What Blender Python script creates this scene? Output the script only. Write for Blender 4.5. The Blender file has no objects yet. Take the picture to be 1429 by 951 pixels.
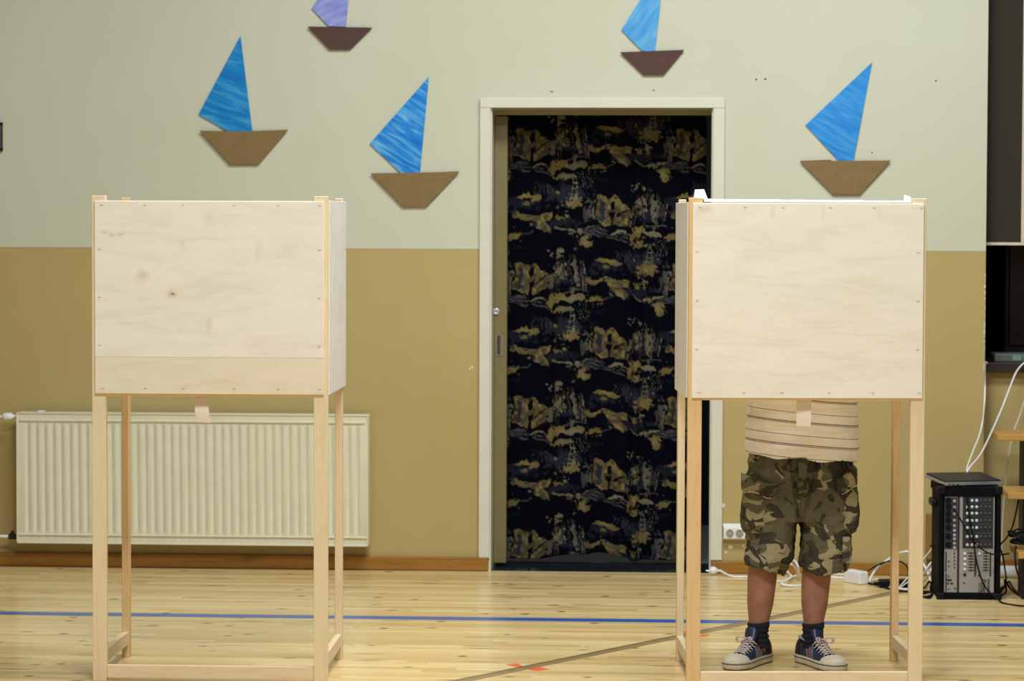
import bpy, bmesh, math, random
import numpy as np
from mathutils import Vector, Matrix, noise, Euler

S = bpy.context.scene
COL = S.collection
PI = math.pi
random.seed(7)

# ------------------------------------------------------------------ camera
F, PCX, PCY = 4000.0, 714.5, 475.5            # focal length and centre in photo pixels (1429 x 951)
YAW, PITCH, ROLL, CZ, CD = 0.0596898, 0.0426264, 0.0035656, 1.5686, 12.6728
CF = Vector((-math.sin(YAW) * math.cos(PITCH), math.cos(YAW) * math.cos(PITCH), -math.sin(PITCH)))
_r0 = Vector((math.cos(YAW), math.sin(YAW), 0)); _u0 = _r0.cross(CF)
CR = _r0 * math.cos(ROLL) + _u0 * math.sin(ROLL)
CU = -_r0 * math.sin(ROLL) + _u0 * math.cos(ROLL)
CO = Vector((0, -CD, CZ))
cam = bpy.data.cameras.new('camera'); camo = bpy.data.objects.new('camera', cam); COL.objects.link(camo)
camo.matrix_world = Matrix(((CR.x, CU.x, -CF.x, CO.x), (CR.y, CU.y, -CF.y, CO.y), (CR.z, CU.z, -CF.z, CO.z), (0, 0, 0, 1)))
cam.sensor_width = 36; cam.lens = 36 * F / 1429; cam.clip_end = 100
cam.dof.use_dof = True; cam.dof.focus_distance = 9.75; cam.dof.aperture_fstop = 5.6
S.camera = camo


def wall_point(px, py, Y=0.0):                 # where a pixel meets the vertical plane y = Y
    d = CF + CR * ((px - PCX) / F) - CU * ((py - PCY) / F)
    return CO + d * ((Y - CO.y) / d.y)


def floor_point(px, py, z=0.0):                # where a pixel meets the level plane at height z
    d = CF + CR * ((px - PCX) / F) - CU * ((py - PCY) / F)
    return CO + d * ((z - CO.z) / d.z)


# ------------------------------------------------------------------ light and exposure
S.view_settings.view_transform = 'Standard'; S.view_settings.look = 'None'
S.view_settings.gamma = 1; S.view_settings.use_curve_mapping = False
S.view_settings.exposure = 0.04
w = bpy.data.worlds.new('world'); S.world = w; w.use_nodes = True
w.node_tree.nodes['Background'].inputs[0].default_value = (1.0, 0.97, 0.93, 1)
w.node_tree.nodes['Background'].inputs[1].default_value = 0.075


def area(name, loc, target, sx, sy, power, col):
    l = bpy.data.lights.new(name, 'AREA'); l.shape = 'RECTANGLE'; l.size = sx; l.size_y = sy
    l.energy = power; l.color = col
    o = bpy.data.objects.new(name, l); COL.objects.link(o); o.location = loc
    o.rotation_euler = (Vector(target) - Vector(loc)).to_track_quat('-Z', 'Y').to_euler()
    return o


# rows of ceiling lamps in the hall, a little stronger over the middle; cool daylight from the far right
area('ceiling_lamp', (-0.2, -3.2, 5.0), (-0.2, -3.2, 0), 1.6, 1.0, 140, (0.95, 0.985, 1.0))
area('ceiling_lamp', (1.1, -3.2, 5.0), (1.1, -3.2, 0), 1.6, 1.0, 98, (0.93, 0.985, 1.08))
area('ceiling_lamp', (2.8, -3.2, 5.0), (2.8, -3.2, 0), 1.6, 1.0, 8, (0.90, 0.98, 1.12))
area('ceiling_lamp', (-2.0, -6.5, 5.0), (-2.0, -6.5, 0), 1.6, 1.0, 30, (0.96, 0.985, 0.96))
area('ceiling_lamp', (-0.5, -6.5, 5.0), (-0.5, -6.5, 0), 1.6, 1.0, 218, (0.95, 0.985, 1.03))
area('back_room_lamp', (-0.35, 1.2, 2.3), (-0.35, 1.1, 0), 0.5, 0.3, 9, (1, 0.98, 0.95))
area('hall_end_daylight', (0.5, -12.5, 3.6), (0, -3, 1.2), 6.0, 2.0, 50, (0.94, 0.985, 1.06))
area('hall_window_daylight', (8.0, -4.8, 2.6), (-1.0, -2.4, 1.2), 3.0, 2.4, 10, (0.80, 0.88, 1.0))

# ------------------------------------------------------------------ helpers: colour and materials
def lin(c):
    return tuple(((v / 255) / 12.92 if v / 255 <= 0.04045 else ((v / 255 + 0.055) / 1.055) ** 2.4) for v in c) + (1,)


class NT:
    def __init__(self, name):
        self.m = bpy.data.materials.new(name); self.m.use_nodes = True
        self.t = self.m.node_tree; self.b = self.t.nodes['Principled BSDF']

    def n(self, typ, **kw):
        nd = self.t.nodes.new(typ)
        for k, v in kw.items():
            if k.startswith('i_'):
                nd.inputs[k[2:].replace('_', ' ')].default_value = v
            else:
                setattr(nd, k, v)
        return nd

    def l(self, a, b):
        self.t.links.new(a, b)

    def coord(self, scale=(1, 1, 1), rot=(0, 0, 0), loc=(0, 0, 0), src='Object'):
        tc = self.n('ShaderNodeTexCoord'); mp = self.n('ShaderNodeMapping')
        mp.inputs['Scale'].default_value = scale; mp.inputs['Rotation'].default_value = rot
        mp.inputs['Location'].default_value = loc
        self.l(tc.outputs[src], mp.inputs['Vector']); return mp.outputs[0]

    def noise(self, vec, scale, detail=3, rough=0.5, dist=0.0):
        nd = self.n('ShaderNodeTexNoise'); nd.inputs['Scale'].default_value = scale
        nd.inputs['Detail'].default_value = detail; nd.inputs['Roughness'].default_value = rough
        nd.inputs['Distortion'].default_value = dist
        self.l(vec, nd.inputs['Vector']); return nd.outputs['Fac']

    def ramp(self, fac, stops, interp='LINEAR'):
        r = self.n('ShaderNodeValToRGB'); r.color_ramp.interpolation = interp
        e = r.color_ramp.elements
        while len(e) < len(stops): e.new(0.5)
        for q, (p, c) in zip(e, stops):
            q.position = p; q.color = c
        self.l(fac, r.inputs[0]); return r.outputs[0]

    def math(self, op, a, b=None, c=None, clamp=False):
        nd = self.n('ShaderNodeMath', operation=op); nd.use_clamp = clamp
        for k, v in enumerate((a, b, c)):
            if v is None: continue
            if isinstance(v, (int, float)): nd.inputs[k].default_value = v
            else: self.l(v, nd.inputs[k])
        return nd.outputs[0]

    def mix(self, fac, a, b, blend='MIX'):
        nd = self.n('ShaderNodeMix', data_type='RGBA', blend_type=blend)
        for k, v in ((0, fac), (6, a), (7, b)):
            if isinstance(v, (int, float)): nd.inputs[k].default_value = v
            elif isinstance(v, tuple): nd.inputs[k].default_value = v
            else: self.l(v, nd.inputs[k])
        return nd.outputs[2]

    def bump(self, h, strength=0.2, dist=0.002):
        nd = self.n('ShaderNodeBump'); nd.inputs['Strength'].default_value = strength
        nd.inputs['Distance'].default_value = dist
        self.l(h, nd.inputs['Height']); self.l(nd.outputs[0], self.b.inputs['Normal'])

    def out(self, col, rough=0.5, metal=0.0, spec=0.5):
        if isinstance(col, tuple): self.b.inputs['Base Color'].default_value = col
        else: self.l(col, self.b.inputs['Base Color'])
        self.b.inputs['Roughness'].default_value = rough; self.b.inputs['Metallic'].default_value = metal
        self.b.inputs['Specular IOR Level'].default_value = spec
        return self.m


def plain(name, rgb, rough=0.5, metal=0.0, var=0.06, scale=40, spec=0.5):
    t = NT(name); c = lin(rgb); v = t.coord()
    n = t.noise(v, scale, 3)
    lo = tuple(x * (1 - var) for x in c[:3]) + (1,); hi = tuple(min(1, x * (1 + var)) for x in c[:3]) + (1,)
    col = t.ramp(n, [(0.3, lo), (0.7, hi)])
    t.bump(n, 0.06, 0.001)
    return t.out(col, rough, metal, spec)


def wood(name, rgb, dark, axis='z', rough=0.55, fig=0.5, scale=1.0, knots=0.0):
    t = NT(name)
    sc = {'x': (1.2, 14, 14), 'z': (14, 14, 1.2), 'y': (14, 1.2, 14)}[axis]
    v = t.coord(tuple(s * scale for s in sc))
    n1 = t.noise(v, 2.2, 5, 0.6, 0.6); v2 = t.coord(tuple(s * scale * 6 for s in sc)); n2 = t.noise(v2, 3.0, 3)
    f = t.math('ADD', t.math('MULTIPLY', n1, 0.7), t.math('MULTIPLY', n2, 0.3))
    c, d = lin(rgb), lin(dark)
    mid = tuple(c[k] * (1 - fig) + d[k] * fig for k in range(3)) + (1,)
    col = t.ramp(f, [(0.32, mid), (0.52, c), (0.72, mid)])
    if knots:
        vo = t.n('ShaderNodeTexVoronoi'); t.l(t.coord((3.3, 3.3, 3.3), loc=(0.3, 0.1, 0.2)), vo.inputs['Vector'])
        vo.inputs['Scale'].default_value = 1.0
        k = t.ramp(vo.outputs['Distance'], [(0.02, (1, 1, 1, 1)), (0.16, (0, 0, 0, 1))])
        col = t.mix(t.math('MULTIPLY', k, knots), col, d)
    t.bump(f, 0.05, 0.001)
    return t.out(col, rough, 0, 0.35)


M = {}
# two-tone painted wall: sage above the paint line, tan below, with roller texture and small scuffs
DADO = 1.4306
t = NT('wall_paint')
v = t.coord(); sx = t.n('ShaderNodeSeparateXYZ'); t.l(v, sx.inputs[0])
nz = t.noise(v, 1.1, 4); fine = t.noise(v, 220, 2)
edge = t.math('ADD', sx.outputs['Z'], t.math('MULTIPLY', t.noise(t.coord((30, 30, 30)), 2, 2), 0.002))
up = t.math('GREATER_THAN', edge, DADO + 0.001)
line = t.math('MULTIPLY', t.math('LESS_THAN', edge, DADO + 0.004), t.math('GREATER_THAN', edge, DADO - 0.002))
sage = t.ramp(nz, [(0.3, lin((197, 198, 172))), (0.7, lin((203, 205, 183)))])
tan_ = t.ramp(nz, [(0.3, lin((178, 157, 99))), (0.7, lin((186, 166, 110)))])
col = t.mix(up, tan_, sage); col = t.mix(t.math('MULTIPLY', line, 0.35), col, lin((140, 115, 70)))
spk = t.n('ShaderNodeTexVoronoi'); spk.inputs['Scale'].default_value = 2.6; t.l(v, spk.inputs['Vector'])
mk = t.ramp(spk.outputs['Distance'], [(0.008, (1, 1, 1, 1)), (0.016, (0, 0, 0, 1))])
col = t.mix(t.math('MULTIPLY', mk, 0.5), col, lin((120, 112, 90)))
t.bump(fine, 0.10, 0.0008)
M['wall'] = t.out(col, 0.55, 0, 0.3)
# narrow varnished floor strips
t = NT('floor_strips')
sp0 = t.n('ShaderNodeSeparateXYZ'); t.l(t.coord(), sp0.inputs[0])
ROW = 0.052
ry_ = t.math('DIVIDE', sp0.outputs['Y'], ROW); row = t.math('FLOOR', ry_); fr = t.math('FRACT', ry_)
def hashed(a, b=None):
    cb = t.n('ShaderNodeCombineXYZ'); t.l(a, cb.inputs[0])
    if b is not None: t.l(b, cb.inputs[1])
    wn = t.n('ShaderNodeTexWhiteNoise', noise_dimensions='3D'); t.l(cb.outputs[0], wn.inputs['Vector']); return wn.outputs['Value']
bx = t.math('DIVIDE', t.math('ADD', sp0.outputs['X'], t.math('MULTIPLY', hashed(row), 9.0)), 1.35)
brd = t.math('FLOOR', bx); fb = t.math('FRACT', bx)
tone = t.ramp(hashed(row, brd), [(0.0, lin((212, 182, 118))), (0.35, lin((226, 199, 138))), (0.7, lin((234, 209, 149))), (1.0, lin((242, 221, 166)))])
g = t.noise(t.coord((1.3, 60, 1)), 3.0, 4, 0.6, 0.3)
tone = t.mix(t.ramp(g, [(0.42, (0, 0, 0, 1)), (0.75, (0.62, 0.62, 0.62, 1))]), tone, lin((180, 140, 76)))
for (scx, scy, sd, th, am, r0, r1) in ((6.5, 8, 0.0, 0.52, 0.95, 0.08, 0.16), (4.6, 9, 5.3, 0.55, 0.9, 0.06, 0.15), (3.1, 22, 9.1, 0.60, 0.75, 0.10, 0.28)):
    vo = t.n('ShaderNodeTexVoronoi'); vo.inputs['Scale'].default_value = 1.0
    t.l(t.coord((scx, scy, 1), loc=(sd, sd, 0)), vo.inputs['Vector'])
    cs = t.n('ShaderNodeSeparateColor'); t.l(vo.outputs['Color'], cs.inputs[0])
    gate = t.math('GREATER_THAN', cs.outputs[0], th)
    kd = t.ramp(vo.outputs['Distance'], [(r0, (1, 1, 1, 1)), (r1, (0, 0, 0, 1))])
    tone = t.mix(t.math('MULTIPLY', t.math('MULTIPLY', kd, gate), am), tone, lin((104, 72, 36)))
jn = t.math('MAXIMUM', t.math('LESS_THAN', fr, 0.035), t.math('MULTIPLY', t.math('LESS_THAN', fb, 0.0012), 0.8))
tone = t.mix(t.math('MULTIPLY', jn, 0.5), tone, lin((126, 94, 52)))
t.bump(t.noise(t.coord((3, 60, 1)), 2, 2), 0.03, 0.0006)
t.b.inputs['Coat Weight'].default_value = 0.22; t.b.inputs['Coat Roughness'].default_value = 0.12
M['floor'] = t.out(tone, 0.34, 0, 0.5)

# birch plywood with figure, mineral streaks and a few knots
def birch(name, seed, tint, smudges):
    t = NT(name)
    v = t.coord((2.2, 2.2, 9), loc=(seed, 0, seed * 0.7))
    n1 = t.noise(v, 1.6, 6, 0.62, 1.1); n2 = t.noise(t.coord((6, 6, 90), loc=(seed, 0, 0)), 1.4, 3)
    f = t.math('ADD', t.math('MULTIPLY', n1, 0.75), t.math('MULTIPLY', n2, 0.25))
    c = lin(tint)
    d = lin((tint[0] - 10, tint[1] - 12, tint[2] - 17)); e = lin((tint[0] + 4, tint[1] + 4, tint[2] + 5))
    col = t.ramp(f, [(0.3, d), (0.48, c), (0.6, e), (0.75, c)])
    # cathedral figure: warped rings, faint
    wv = t.n('ShaderNodeTexWave', wave_type='RINGS', rings_direction='Y'); t.l(t.coord((1.0, 1.0, 5.0), loc=(-0.62 + seed * 0.01, 0, -5.6)), wv.inputs['Vector'])
    wv.inputs['Scale'].default_value = 9; wv.inputs['Distortion'].default_value = 3.5; wv.inputs['Detail'].default_value = 2
    wv.inputs['Detail Scale'].default_value = 0.8
    col = t.mix(t.math('MULTIPLY', t.ramp(wv.outputs['Fac'], [(0.55, (0, 0, 0, 1)), (0.95, (1, 1, 1, 1))]), 0.10), col, d)
    sep = t.n('ShaderNodeSeparateXYZ'); t.l(t.coord(), sep.inputs[0])
    wob = t.math('MULTIPLY', t.math('SUBTRACT', t.noise(t.coord((1, 1, 1), loc=(seed, 0, 0)), 28, 3), 0.5), 0.03)
    for (cx, cz, rx, rz, am, rgb) in smudges:
        dx = t.math('DIVIDE', t.math('ADD', t.math('SUBTRACT', sep.outputs['X'], cx), wob), rx)
        dz = t.math('DIVIDE', t.math('ADD', t.math('SUBTRACT', sep.outputs['Z'], cz), wob), rz)
        r = t.math('SQRT', t.math('ADD', t.math('MULTIPLY', dx, dx), t.math('MULTIPLY', dz, dz)))
        k = t.ramp(r, [(0.15, (1, 1, 1, 1)), (1.0, (0, 0, 0, 1))])
        col = t.mix(t.math('MULTIPLY', k, am), col, lin(rgb))
    t.bump(n2, 0.04, 0.0006)
    return t.out(col, 0.6, 0, 0.25)


KN = (168, 134, 92)
M['birch_left'] = birch('birch_ply_left', 1.3, (233, 226, 210), [
    (0.045, 1.515, 0.016, 0.011, 0.32, KN), (0.073, 1.513, 0.016, 0.011, 0.34, KN), (0.102, 1.514, 0.018, 0.011, 0.34, KN),
    (0.172, 1.372, 0.03, 0.03, 0.30, KN), (0.275, 1.312, 0.022, 0.02, 0.55, (190, 150, 100)), (0.277, 1.312, 0.006, 0.005, 1.0, (60, 36, 18)),
    (0.31, 1.475, 0.016, 0.03, 0.16, KN), (0.40, 1.21, 0.016, 0.04, 0.22, KN), (0.565, 1.46, 0.02, 0.05, 0.14, KN), (0.40, 1.57, 0.04, 0.05, 0.12, KN)])
M['birch_right'] = birch('birch_ply_right', 4.1, (236, 229, 212), [
    (0.05, 1.598, 0.04, 0.02, 0.28, KN), (0.28, 1.59, 0.014, 0.035, 0.18, KN), (0.45, 1.59, 0.012, 0.035, 0.14, KN), (0.64, 1.59, 0.012, 0.035, 0.14, KN)])
M['birch_lower'] = birch('birch_ply_lower', 7.7, (228, 216, 190), [])
M['birch_side'] = birch('birch_ply_side', 2.9, (228, 223, 214), [])
M['pine'] = wood('pine_lath', (230, 210, 172), (198, 164, 116), 'z', 0.55, 0.38)
M['pine_orange'] = wood('pine_lath_orange', (224, 190, 138), (190, 140, 84), 'z', 0.55, 0.5)
M['pine_x'] = wood('pine_rail_x', (231, 210, 174), (198, 160, 112), 'x', 0.55, 0.4)
M['pine_y'] = wood('pine_rail_y', (228, 208, 172), (196, 160, 112), 'y', 0.55, 0.4)
M['base_wood'] = wood('baseboard_wood', (160, 112, 42), (92, 60, 20), 'x', 0.5, 0.6, knots=0.35)
M['tread'] = wood('stair_tread_wood', (196, 150, 78), (150, 104, 44), 'x', 0.32, 0.4)
M['block'] = wood('block_wood', (150, 112, 60), (96, 64, 30), 'z', 0.5, 0.5)
M['frame_paint'] = plain('door_frame_paint', (214, 212, 192), 0.42, var=0.03, scale=9)
M['door_paint'] = plain('sliding_door_paint', (120, 107, 66), 0.45, var=0.05, scale=14)
M['jamb_paint'] = plain('door_reveal_paint', (150, 144, 112), 0.5, var=0.04)
M['lino'] = plain('dark_lino', (38, 44, 50), 0.10, var=0.2, scale=25, spec=0.7)
M['lino_grey'] = plain('grey_lino', (120, 124, 120), 0.25, var=0.1, scale=25)
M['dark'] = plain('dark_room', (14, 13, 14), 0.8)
M['radiator'] = plain('radiator_enamel', (222, 218, 188), 0.35, var=0.03, scale=12)
M['white_plastic'] = plain('white_plastic', (232, 232, 226), 0.35, var=0.02)
M['black_plastic'] = plain('black_plastic', (10, 10, 13), 0.5, var=0.2, spec=0.2)
M['black_rubber'] = plain('black_rubber', (13, 13, 15), 0.6, var=0.2, spec=0.2)
M['black_vinyl'] = plain('black_vinyl', (7, 7, 10), 0.75, var=0.3, scale=160, spec=0.12)
M['chrome'] = plain('chrome', (190, 190, 200), 0.3, 0.5)
M['contact_grey'] = plain('contact_grey', (84, 80, 72), 0.5)
M['socket_grey'] = plain('socket_grey', (158, 154, 140), 0.45)
M['steel'] = plain('satin_steel', (150, 142, 124), 0.35, 0.4)
M['panel_grey'] = plain('mixer_face_grey', (150, 145, 138), 0.45, 0.0, var=0.04)
M['panel_dark'] = plain('mixer_face_dark', (38, 40, 46), 0.45)
M['knob_light'] = plain('knob_light', (205, 205, 205), 0.35)
M['knob_dark'] = plain('knob_dark', (66, 68, 74), 0.4)
M['ink'] = plain('dark_ink', (24, 24, 30), 0.6)
M['lid'] = plain('laptop_lid', (42, 41, 40), 0.45, var=0.05, spec=0.25)
M['laptop_base'] = plain('laptop_base', (158, 156, 154), 0.35, 0.3)
M['stage_brown'] = plain('stage_cloth_brown', (44, 37, 27), 0.85, var=0.12, scale=300)
M['ledge_dark'] = wood('stage_ledge_dark', (50, 38, 34), (26, 18, 16), 'x', 0.45, 0.5)
M['cabinet'] = wood('dark_cabinet', (58, 32, 20), (28, 14, 10), 'z', 0.3, 0.6)
M['cream_strip'] = plain('cream_strip', (205, 198, 170), 0.5)
M['black_metal'] = plain('black_metal', (26, 24, 24), 0.5, 0.2)
M['router'] = plain('router_grey', (92, 98, 92), 0.45)
M['router_label'] = plain('router_label', (120, 150, 130), 0.5)
M['blue_line'] = plain('blue_court_paint', (44, 92, 172), 0.3, var=0.06, scale=20)
M['grey_line'] = plain('grey_court_paint', (150, 128, 88), 0.3, var=0.14, scale=20)
M['grey_line_dark'] = plain('grey_court_paint_worn', (128, 108, 76), 0.3, var=0.14, scale=20)
M['red_mark'] = plain('red_court_paint', (232, 104, 62), 0.35, var=0.05)
M['tape'] = plain('masking_tape', (234, 216, 200), 0.6, var=0.02)
M['paper'] = plain('white_paper', (246, 246, 250), 0.6, var=0.01)
M['filler'] = plain('white_filler', (226, 220, 202), 0.8)
M['hole'] = plain('dark_hole', (50, 44, 36), 0.8)
M['hull_tan'] = plain('hull_card_tan', (128, 104, 62), 0.75, var=0.07, scale=30)
M['hull_dark'] = plain('hull_card_dark', (80, 53, 46), 0.75, var=0.07, scale=30)
M['hull_back'] = plain('hull_card_back', (92, 76, 50), 0.8)
M['picture_edge'] = plain('picture_grey', (86, 94, 100), 0.5, var=0.5, scale=30)
M['picture_frame'] = plain('picture_dark', (38, 36, 34), 0.5)
M['staple'] = plain('staple_grey', (150, 138, 120), 0.4, 0.5)


def sail_mat(name, a, b, c, ang, sc):
    t = NT(name); v0 = t.coord(rot=(0, ang, 0)); mp_ = t.n('ShaderNodeMapping'); mp_.inputs['Scale'].default_value = (1.0 * sc, 1, 7.5 * sc)
    t.l(v0, mp_.inputs['Vector']); v = mp_.outputs[0]
    n = t.noise(v, 4.2, 6, 0.62, 0.6)
    col = t.ramp(n, [(0.30, lin(a)), (0.50, lin(b)), (0.68, lin(c))])
    return t.out(col, 0.7, 0, 0.2)


M['sail_1'] = sail_mat('sail_paint_streaked', (12, 104, 178), (22, 132, 198), (84, 162, 206), -0.35, 1.0)
M['sail_2'] = sail_mat('sail_paint_strong', (14, 100, 194), (38, 136, 214), (120, 190, 226), -0.55, 1.5)
M['sail_3'] = sail_mat('sail_paint_light', (58, 144, 210), (88, 166, 220), (130, 190, 228), 0.95, 1.3)
M['sail_4'] = sail_mat('sail_paint_even', (34, 124, 204), (52, 144, 216), (84, 164, 222), -0.5, 1.4)
M['sail_5'] = sail_mat('sail_paint_lilac', (120, 130, 204), (142, 152, 214), (172, 180, 222), 0.4, 1.6)


# ------------------------------------------------------------------ helpers: geometry
def obj(name, bm, mat=None, parent=None, smooth=False, loc=None, rot=None):
    me = bpy.data.meshes.new(name)
    if smooth:
        for f in bm.faces: f.smooth = True
    bm.to_mesh(me); bm.free()
    o = bpy.data.objects.new(name, me); COL.objects.link(o)
    if mat is not None: me.materials.append(M[mat] if isinstance(mat, str) else mat)
    if parent is not None: o.parent = parent
    if loc is not None: o.location = loc
    if rot is not None: o.rotation_euler = rot
    return o


def tag(o, label=None, cat=None, group=None, kind=None):
    if label: o['label'] = label
    if cat: o['category'] = cat
    if group: o['group'] = group
    if kind: o['kind'] = kind
    return o


def thing(name, label, cat, loc=(0, 0, 0), rotz=0.0, group=None):
    o = bpy.data.objects.new(name, None); COL.objects.link(o); o.empty_display_size = 0.05
    o.location = loc; o.rotation_euler = (0, 0, rotz)
    return tag(o, label, cat, group)


def struct(name, bm, mat, parent=None, smooth=False, label=None, cat=None):
    o = obj(name, bm, mat, parent, smooth)
    if parent is None: o['kind'] = 'structure'
    return tag(o, label, cat)


def BM():
    return bmesh.new()


def box(bm, x0, x1, y0, y1, z0, z1, bev=0.0, seg=2, mtx=None):
    r = bmesh.ops.create_cube(bm, size=1)
    vs = r['verts']
    bmesh.ops.scale(bm, vec=(x1 - x0, y1 - y0, z1 - z0), verts=vs)
    bmesh.ops.translate(bm, vec=((x0 + x1) / 2, (y0 + y1) / 2, (z0 + z1) / 2), verts=vs)
    if mtx is not None: bmesh.ops.transform(bm, matrix=mtx, verts=vs)
    if bev:
        es = list({e for v_ in vs for e in v_.link_edges})
        bmesh.ops.bevel(bm, geom=es, offset=bev, segments=seg, affect='EDGES', profile=0.5)
    return bm


def nbox(*a, **k):
    return box(BM(), *a, **k)


def ring_loft(bm, rings, cap0=True, cap1=True, closed=True):
    R = [[bm.verts.new(p) for p in r] for r in rings]
    n = len(R[0])
    for a, b in zip(R[:-1], R[1:]):
        for i in range(n if closed else n - 1):
            j = (i + 1) % n
            bm.faces.new((a[i], a[j], b[j], b[i]))
    if cap0 and closed: bm.faces.new(R[0][::-1])
    if cap1 and closed: bm.faces.new(R[-1])
    return R


def frame_dirs(pts):
    T = []
    for i in range(len(pts)):
        a = pts[max(i - 1, 0)]; b = pts[min(i + 1, len(pts) - 1)]
        d = b - a
        T.append(d.normalized() if d.length > 1e-9 else Vector((0, 0, 1)))
    return T


def tube(bm, pts, rad, seg=8, cap=True, flat=1.0):
    pts = [Vector(p) for p in pts]
    if isinstance(rad, (int, float)): rad = [rad] * len(pts)
    T = frame_dirs(pts)
    ref = Vector((0, 0, 1)) if abs(T[0].z) < 0.9 else Vector((1, 0, 0))
    u = T[0].cross(ref).normalized(); rings = []
    for p, d, r in zip(pts, T, rad):
        u = (u - d * u.dot(d)).normalized(); vv = d.cross(u)
        rings.append([p + u * (r * math.cos(2 * PI * k / seg)) + vv * (r * flat * math.sin(2 * PI * k / seg)) for k in range(seg)])
    ring_loft(bm, rings, cap, cap)
    return bm


def spline(pts, n=8):
    P = [Vector(p) for p in pts]; out = []
    for i in range(len(P) - 1):
        a, b, c, d = P[max(i - 1, 0)], P[i], P[i + 1], P[min(i + 2, len(P) - 1)]
        for k in range(n):
            q = k / n
            out.append(0.5 * ((2 * b) + (c - a) * q + (2 * a - 5 * b + 4 * c - d) * q * q + (3 * b - a - 3 * c + d) * q ** 3))
    out.append(P[-1]); return out


def cyl(bm, p, axis, r, h, seg=16, r2=None):
    """cylinder from p along axis"""
    a = Vector(axis).normalized(); p = Vector(p)
    return tube(bm, [p, p + a * h], [r, r if r2 is None else r2], seg)


def lathe(bm, prof, p, axis, seg=20):
    a = Vector(axis).normalized(); p = Vector(p)
    pts = [p + a * h for _, h in prof]
    ref = Vector((0, 0, 1)) if abs(a.z) < 0.9 else Vector((1, 0, 0))
    u = a.cross(ref).normalized(); vv = a.cross(u)
    rings = [[q + u * (r * math.cos(2 * PI * k / seg)) + vv * (r * math.sin(2 * PI * k / seg)) for k in range(seg)] for q, (r, _) in zip(pts, prof)]
    ring_loft(bm, rings); return bm


def prism(bm, poly, d):
    """polygon (list of Vector) extruded by vector d"""
    d = Vector(d); ring_loft(bm, [[Vector(p) for p in poly], [Vector(p) + d for p in poly]])
    bmesh.ops.recalc_face_normals(bm, faces=bm.faces[:]); return bm


def ellipsoid(bm, c, r, seg=24, rings=16, rot=None):
    q = bmesh.ops.create_uvsphere(bm, u_segments=seg, v_segments=rings, radius=1)
    m = Matrix.Translation(c) @ (rot.to_4x4() if rot is not None else Matrix.Identity(4)) @ Matrix.Diagonal((r[0], r[1], r[2], 1))
    bmesh.ops.transform(bm, matrix=m, verts=q['verts']); return bm


def union(bm, voxel, smooth=6):
    """fuses overlapping closed shapes into one continuous surface"""
    bmesh.ops.recalc_face_normals(bm, faces=bm.faces[:])
    me = bpy.data.meshes.new('tmp'); bm.to_mesh(me); bm.free()
    o = bpy.data.objects.new('tmp', me); COL.objects.link(o)
    m = o.modifiers.new('r', 'REMESH'); m.mode = 'VOXEL'; m.voxel_size = voxel
    if smooth:
        s = o.modifiers.new('s', 'SMOOTH'); s.factor = 0.5; s.iterations = smooth
    dg = bpy.context.evaluated_depsgraph_get(); dg.update()
    ev = o.evaluated_get(dg); b = BM(); b.from_mesh(ev.to_mesh()); ev.to_mesh_clear()
    bpy.data.objects.remove(o); bpy.data.meshes.remove(me)
    return b


def flip_out(bm):
    bmesh.ops.recalc_face_normals(bm, faces=bm.faces[:]); return bm


# ------------------------------------------------------------------ the room
XL, XR = -5.2, wall_point(1376, 330).x            # back wall from far left to the stage corner
DL, DR = wall_point(683.5, 450).x, wall_point(995.2, 300).x
DT = wall_point(840, 150.5).z
RT = 3.9
fl = struct('floor', nbox(-6, 5, -13.5, 0.0, -0.1, 0.0), 'floor')
bw = BM()
box(bw, XL, DL, 0, 0.3, 0, RT); box(bw, DR, XR, 0, 0.3, 0, RT); box(bw, DL, DR, 0, 0.3, DT, RT)
wb = struct('wall_back', bw, 'wall')

# court lines and marks painted on the floor
a, b = floor_point(-150, 854.5), floor_point(1600, 875.2); dd_ = (b - a).normalized(); a, b = a - dd_ * 2.9, b + dd_ * 3.0
def strip(name, p, q, wd, mat, z):
    bm = BM(); d = (q - p).normalized(); n = Vector((-d.y, d.x, 0)) * wd / 2
    prism(bm, [p - n, q - n, q + n, p + n], (0, 0, z)); return obj(name, bm, mat, fl)
strip('court_line', a, b, 0.045 * 1.9, 'blue_line', 0.0006)['label'] = 'blue court line'
p0, p1 = floor_point(650, 950), floor_point(1229, 832)
d = (p1 - p0).normalized(); nn = Vector((-d.y, d.x, 0))
strip('court_line', p0 - d * 6, p1 + d * 0.3, 0.05, 'grey_line', 0.0007)['label'] = 'greyish diagonal court line'
strip('court_line_edge', p0 - d * 6 + nn * 0.022, p1 + d * 0.3 + nn * 0.022, 0.02, 'grey_line_dark', 0.0009)
for tri in ([(707, 928.5), (722, 926.5), (730, 931), (724, 932.5)], [(736, 935), (752, 931.5), (768, 935), (748, 937.2)],
            [(949, 885), (953, 880.5), (964, 882), (960, 887)], [(976, 886.5), (990, 886), (985, 889), (976, 889)]):
    prism_b = prism(BM(), [floor_point(*q) for q in tri], (0, 0, 0.0005)); obj('floor_mark', prism_b, 'red_mark', fl)

# baseboards
def board(name, x0, x1, h, th, mat):
    return struct(name, nbox(x0, x1, -th, -0.0005, 0.002, h, 0.004), mat)
board('baseboard_left', XL, wall_point(681, 790).x, 0.062, 0.026, 'base_wood')
board('baseboard_right', wall_point(992, 790).x, XR, 0.056, 0.022, 'base_wood')

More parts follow.
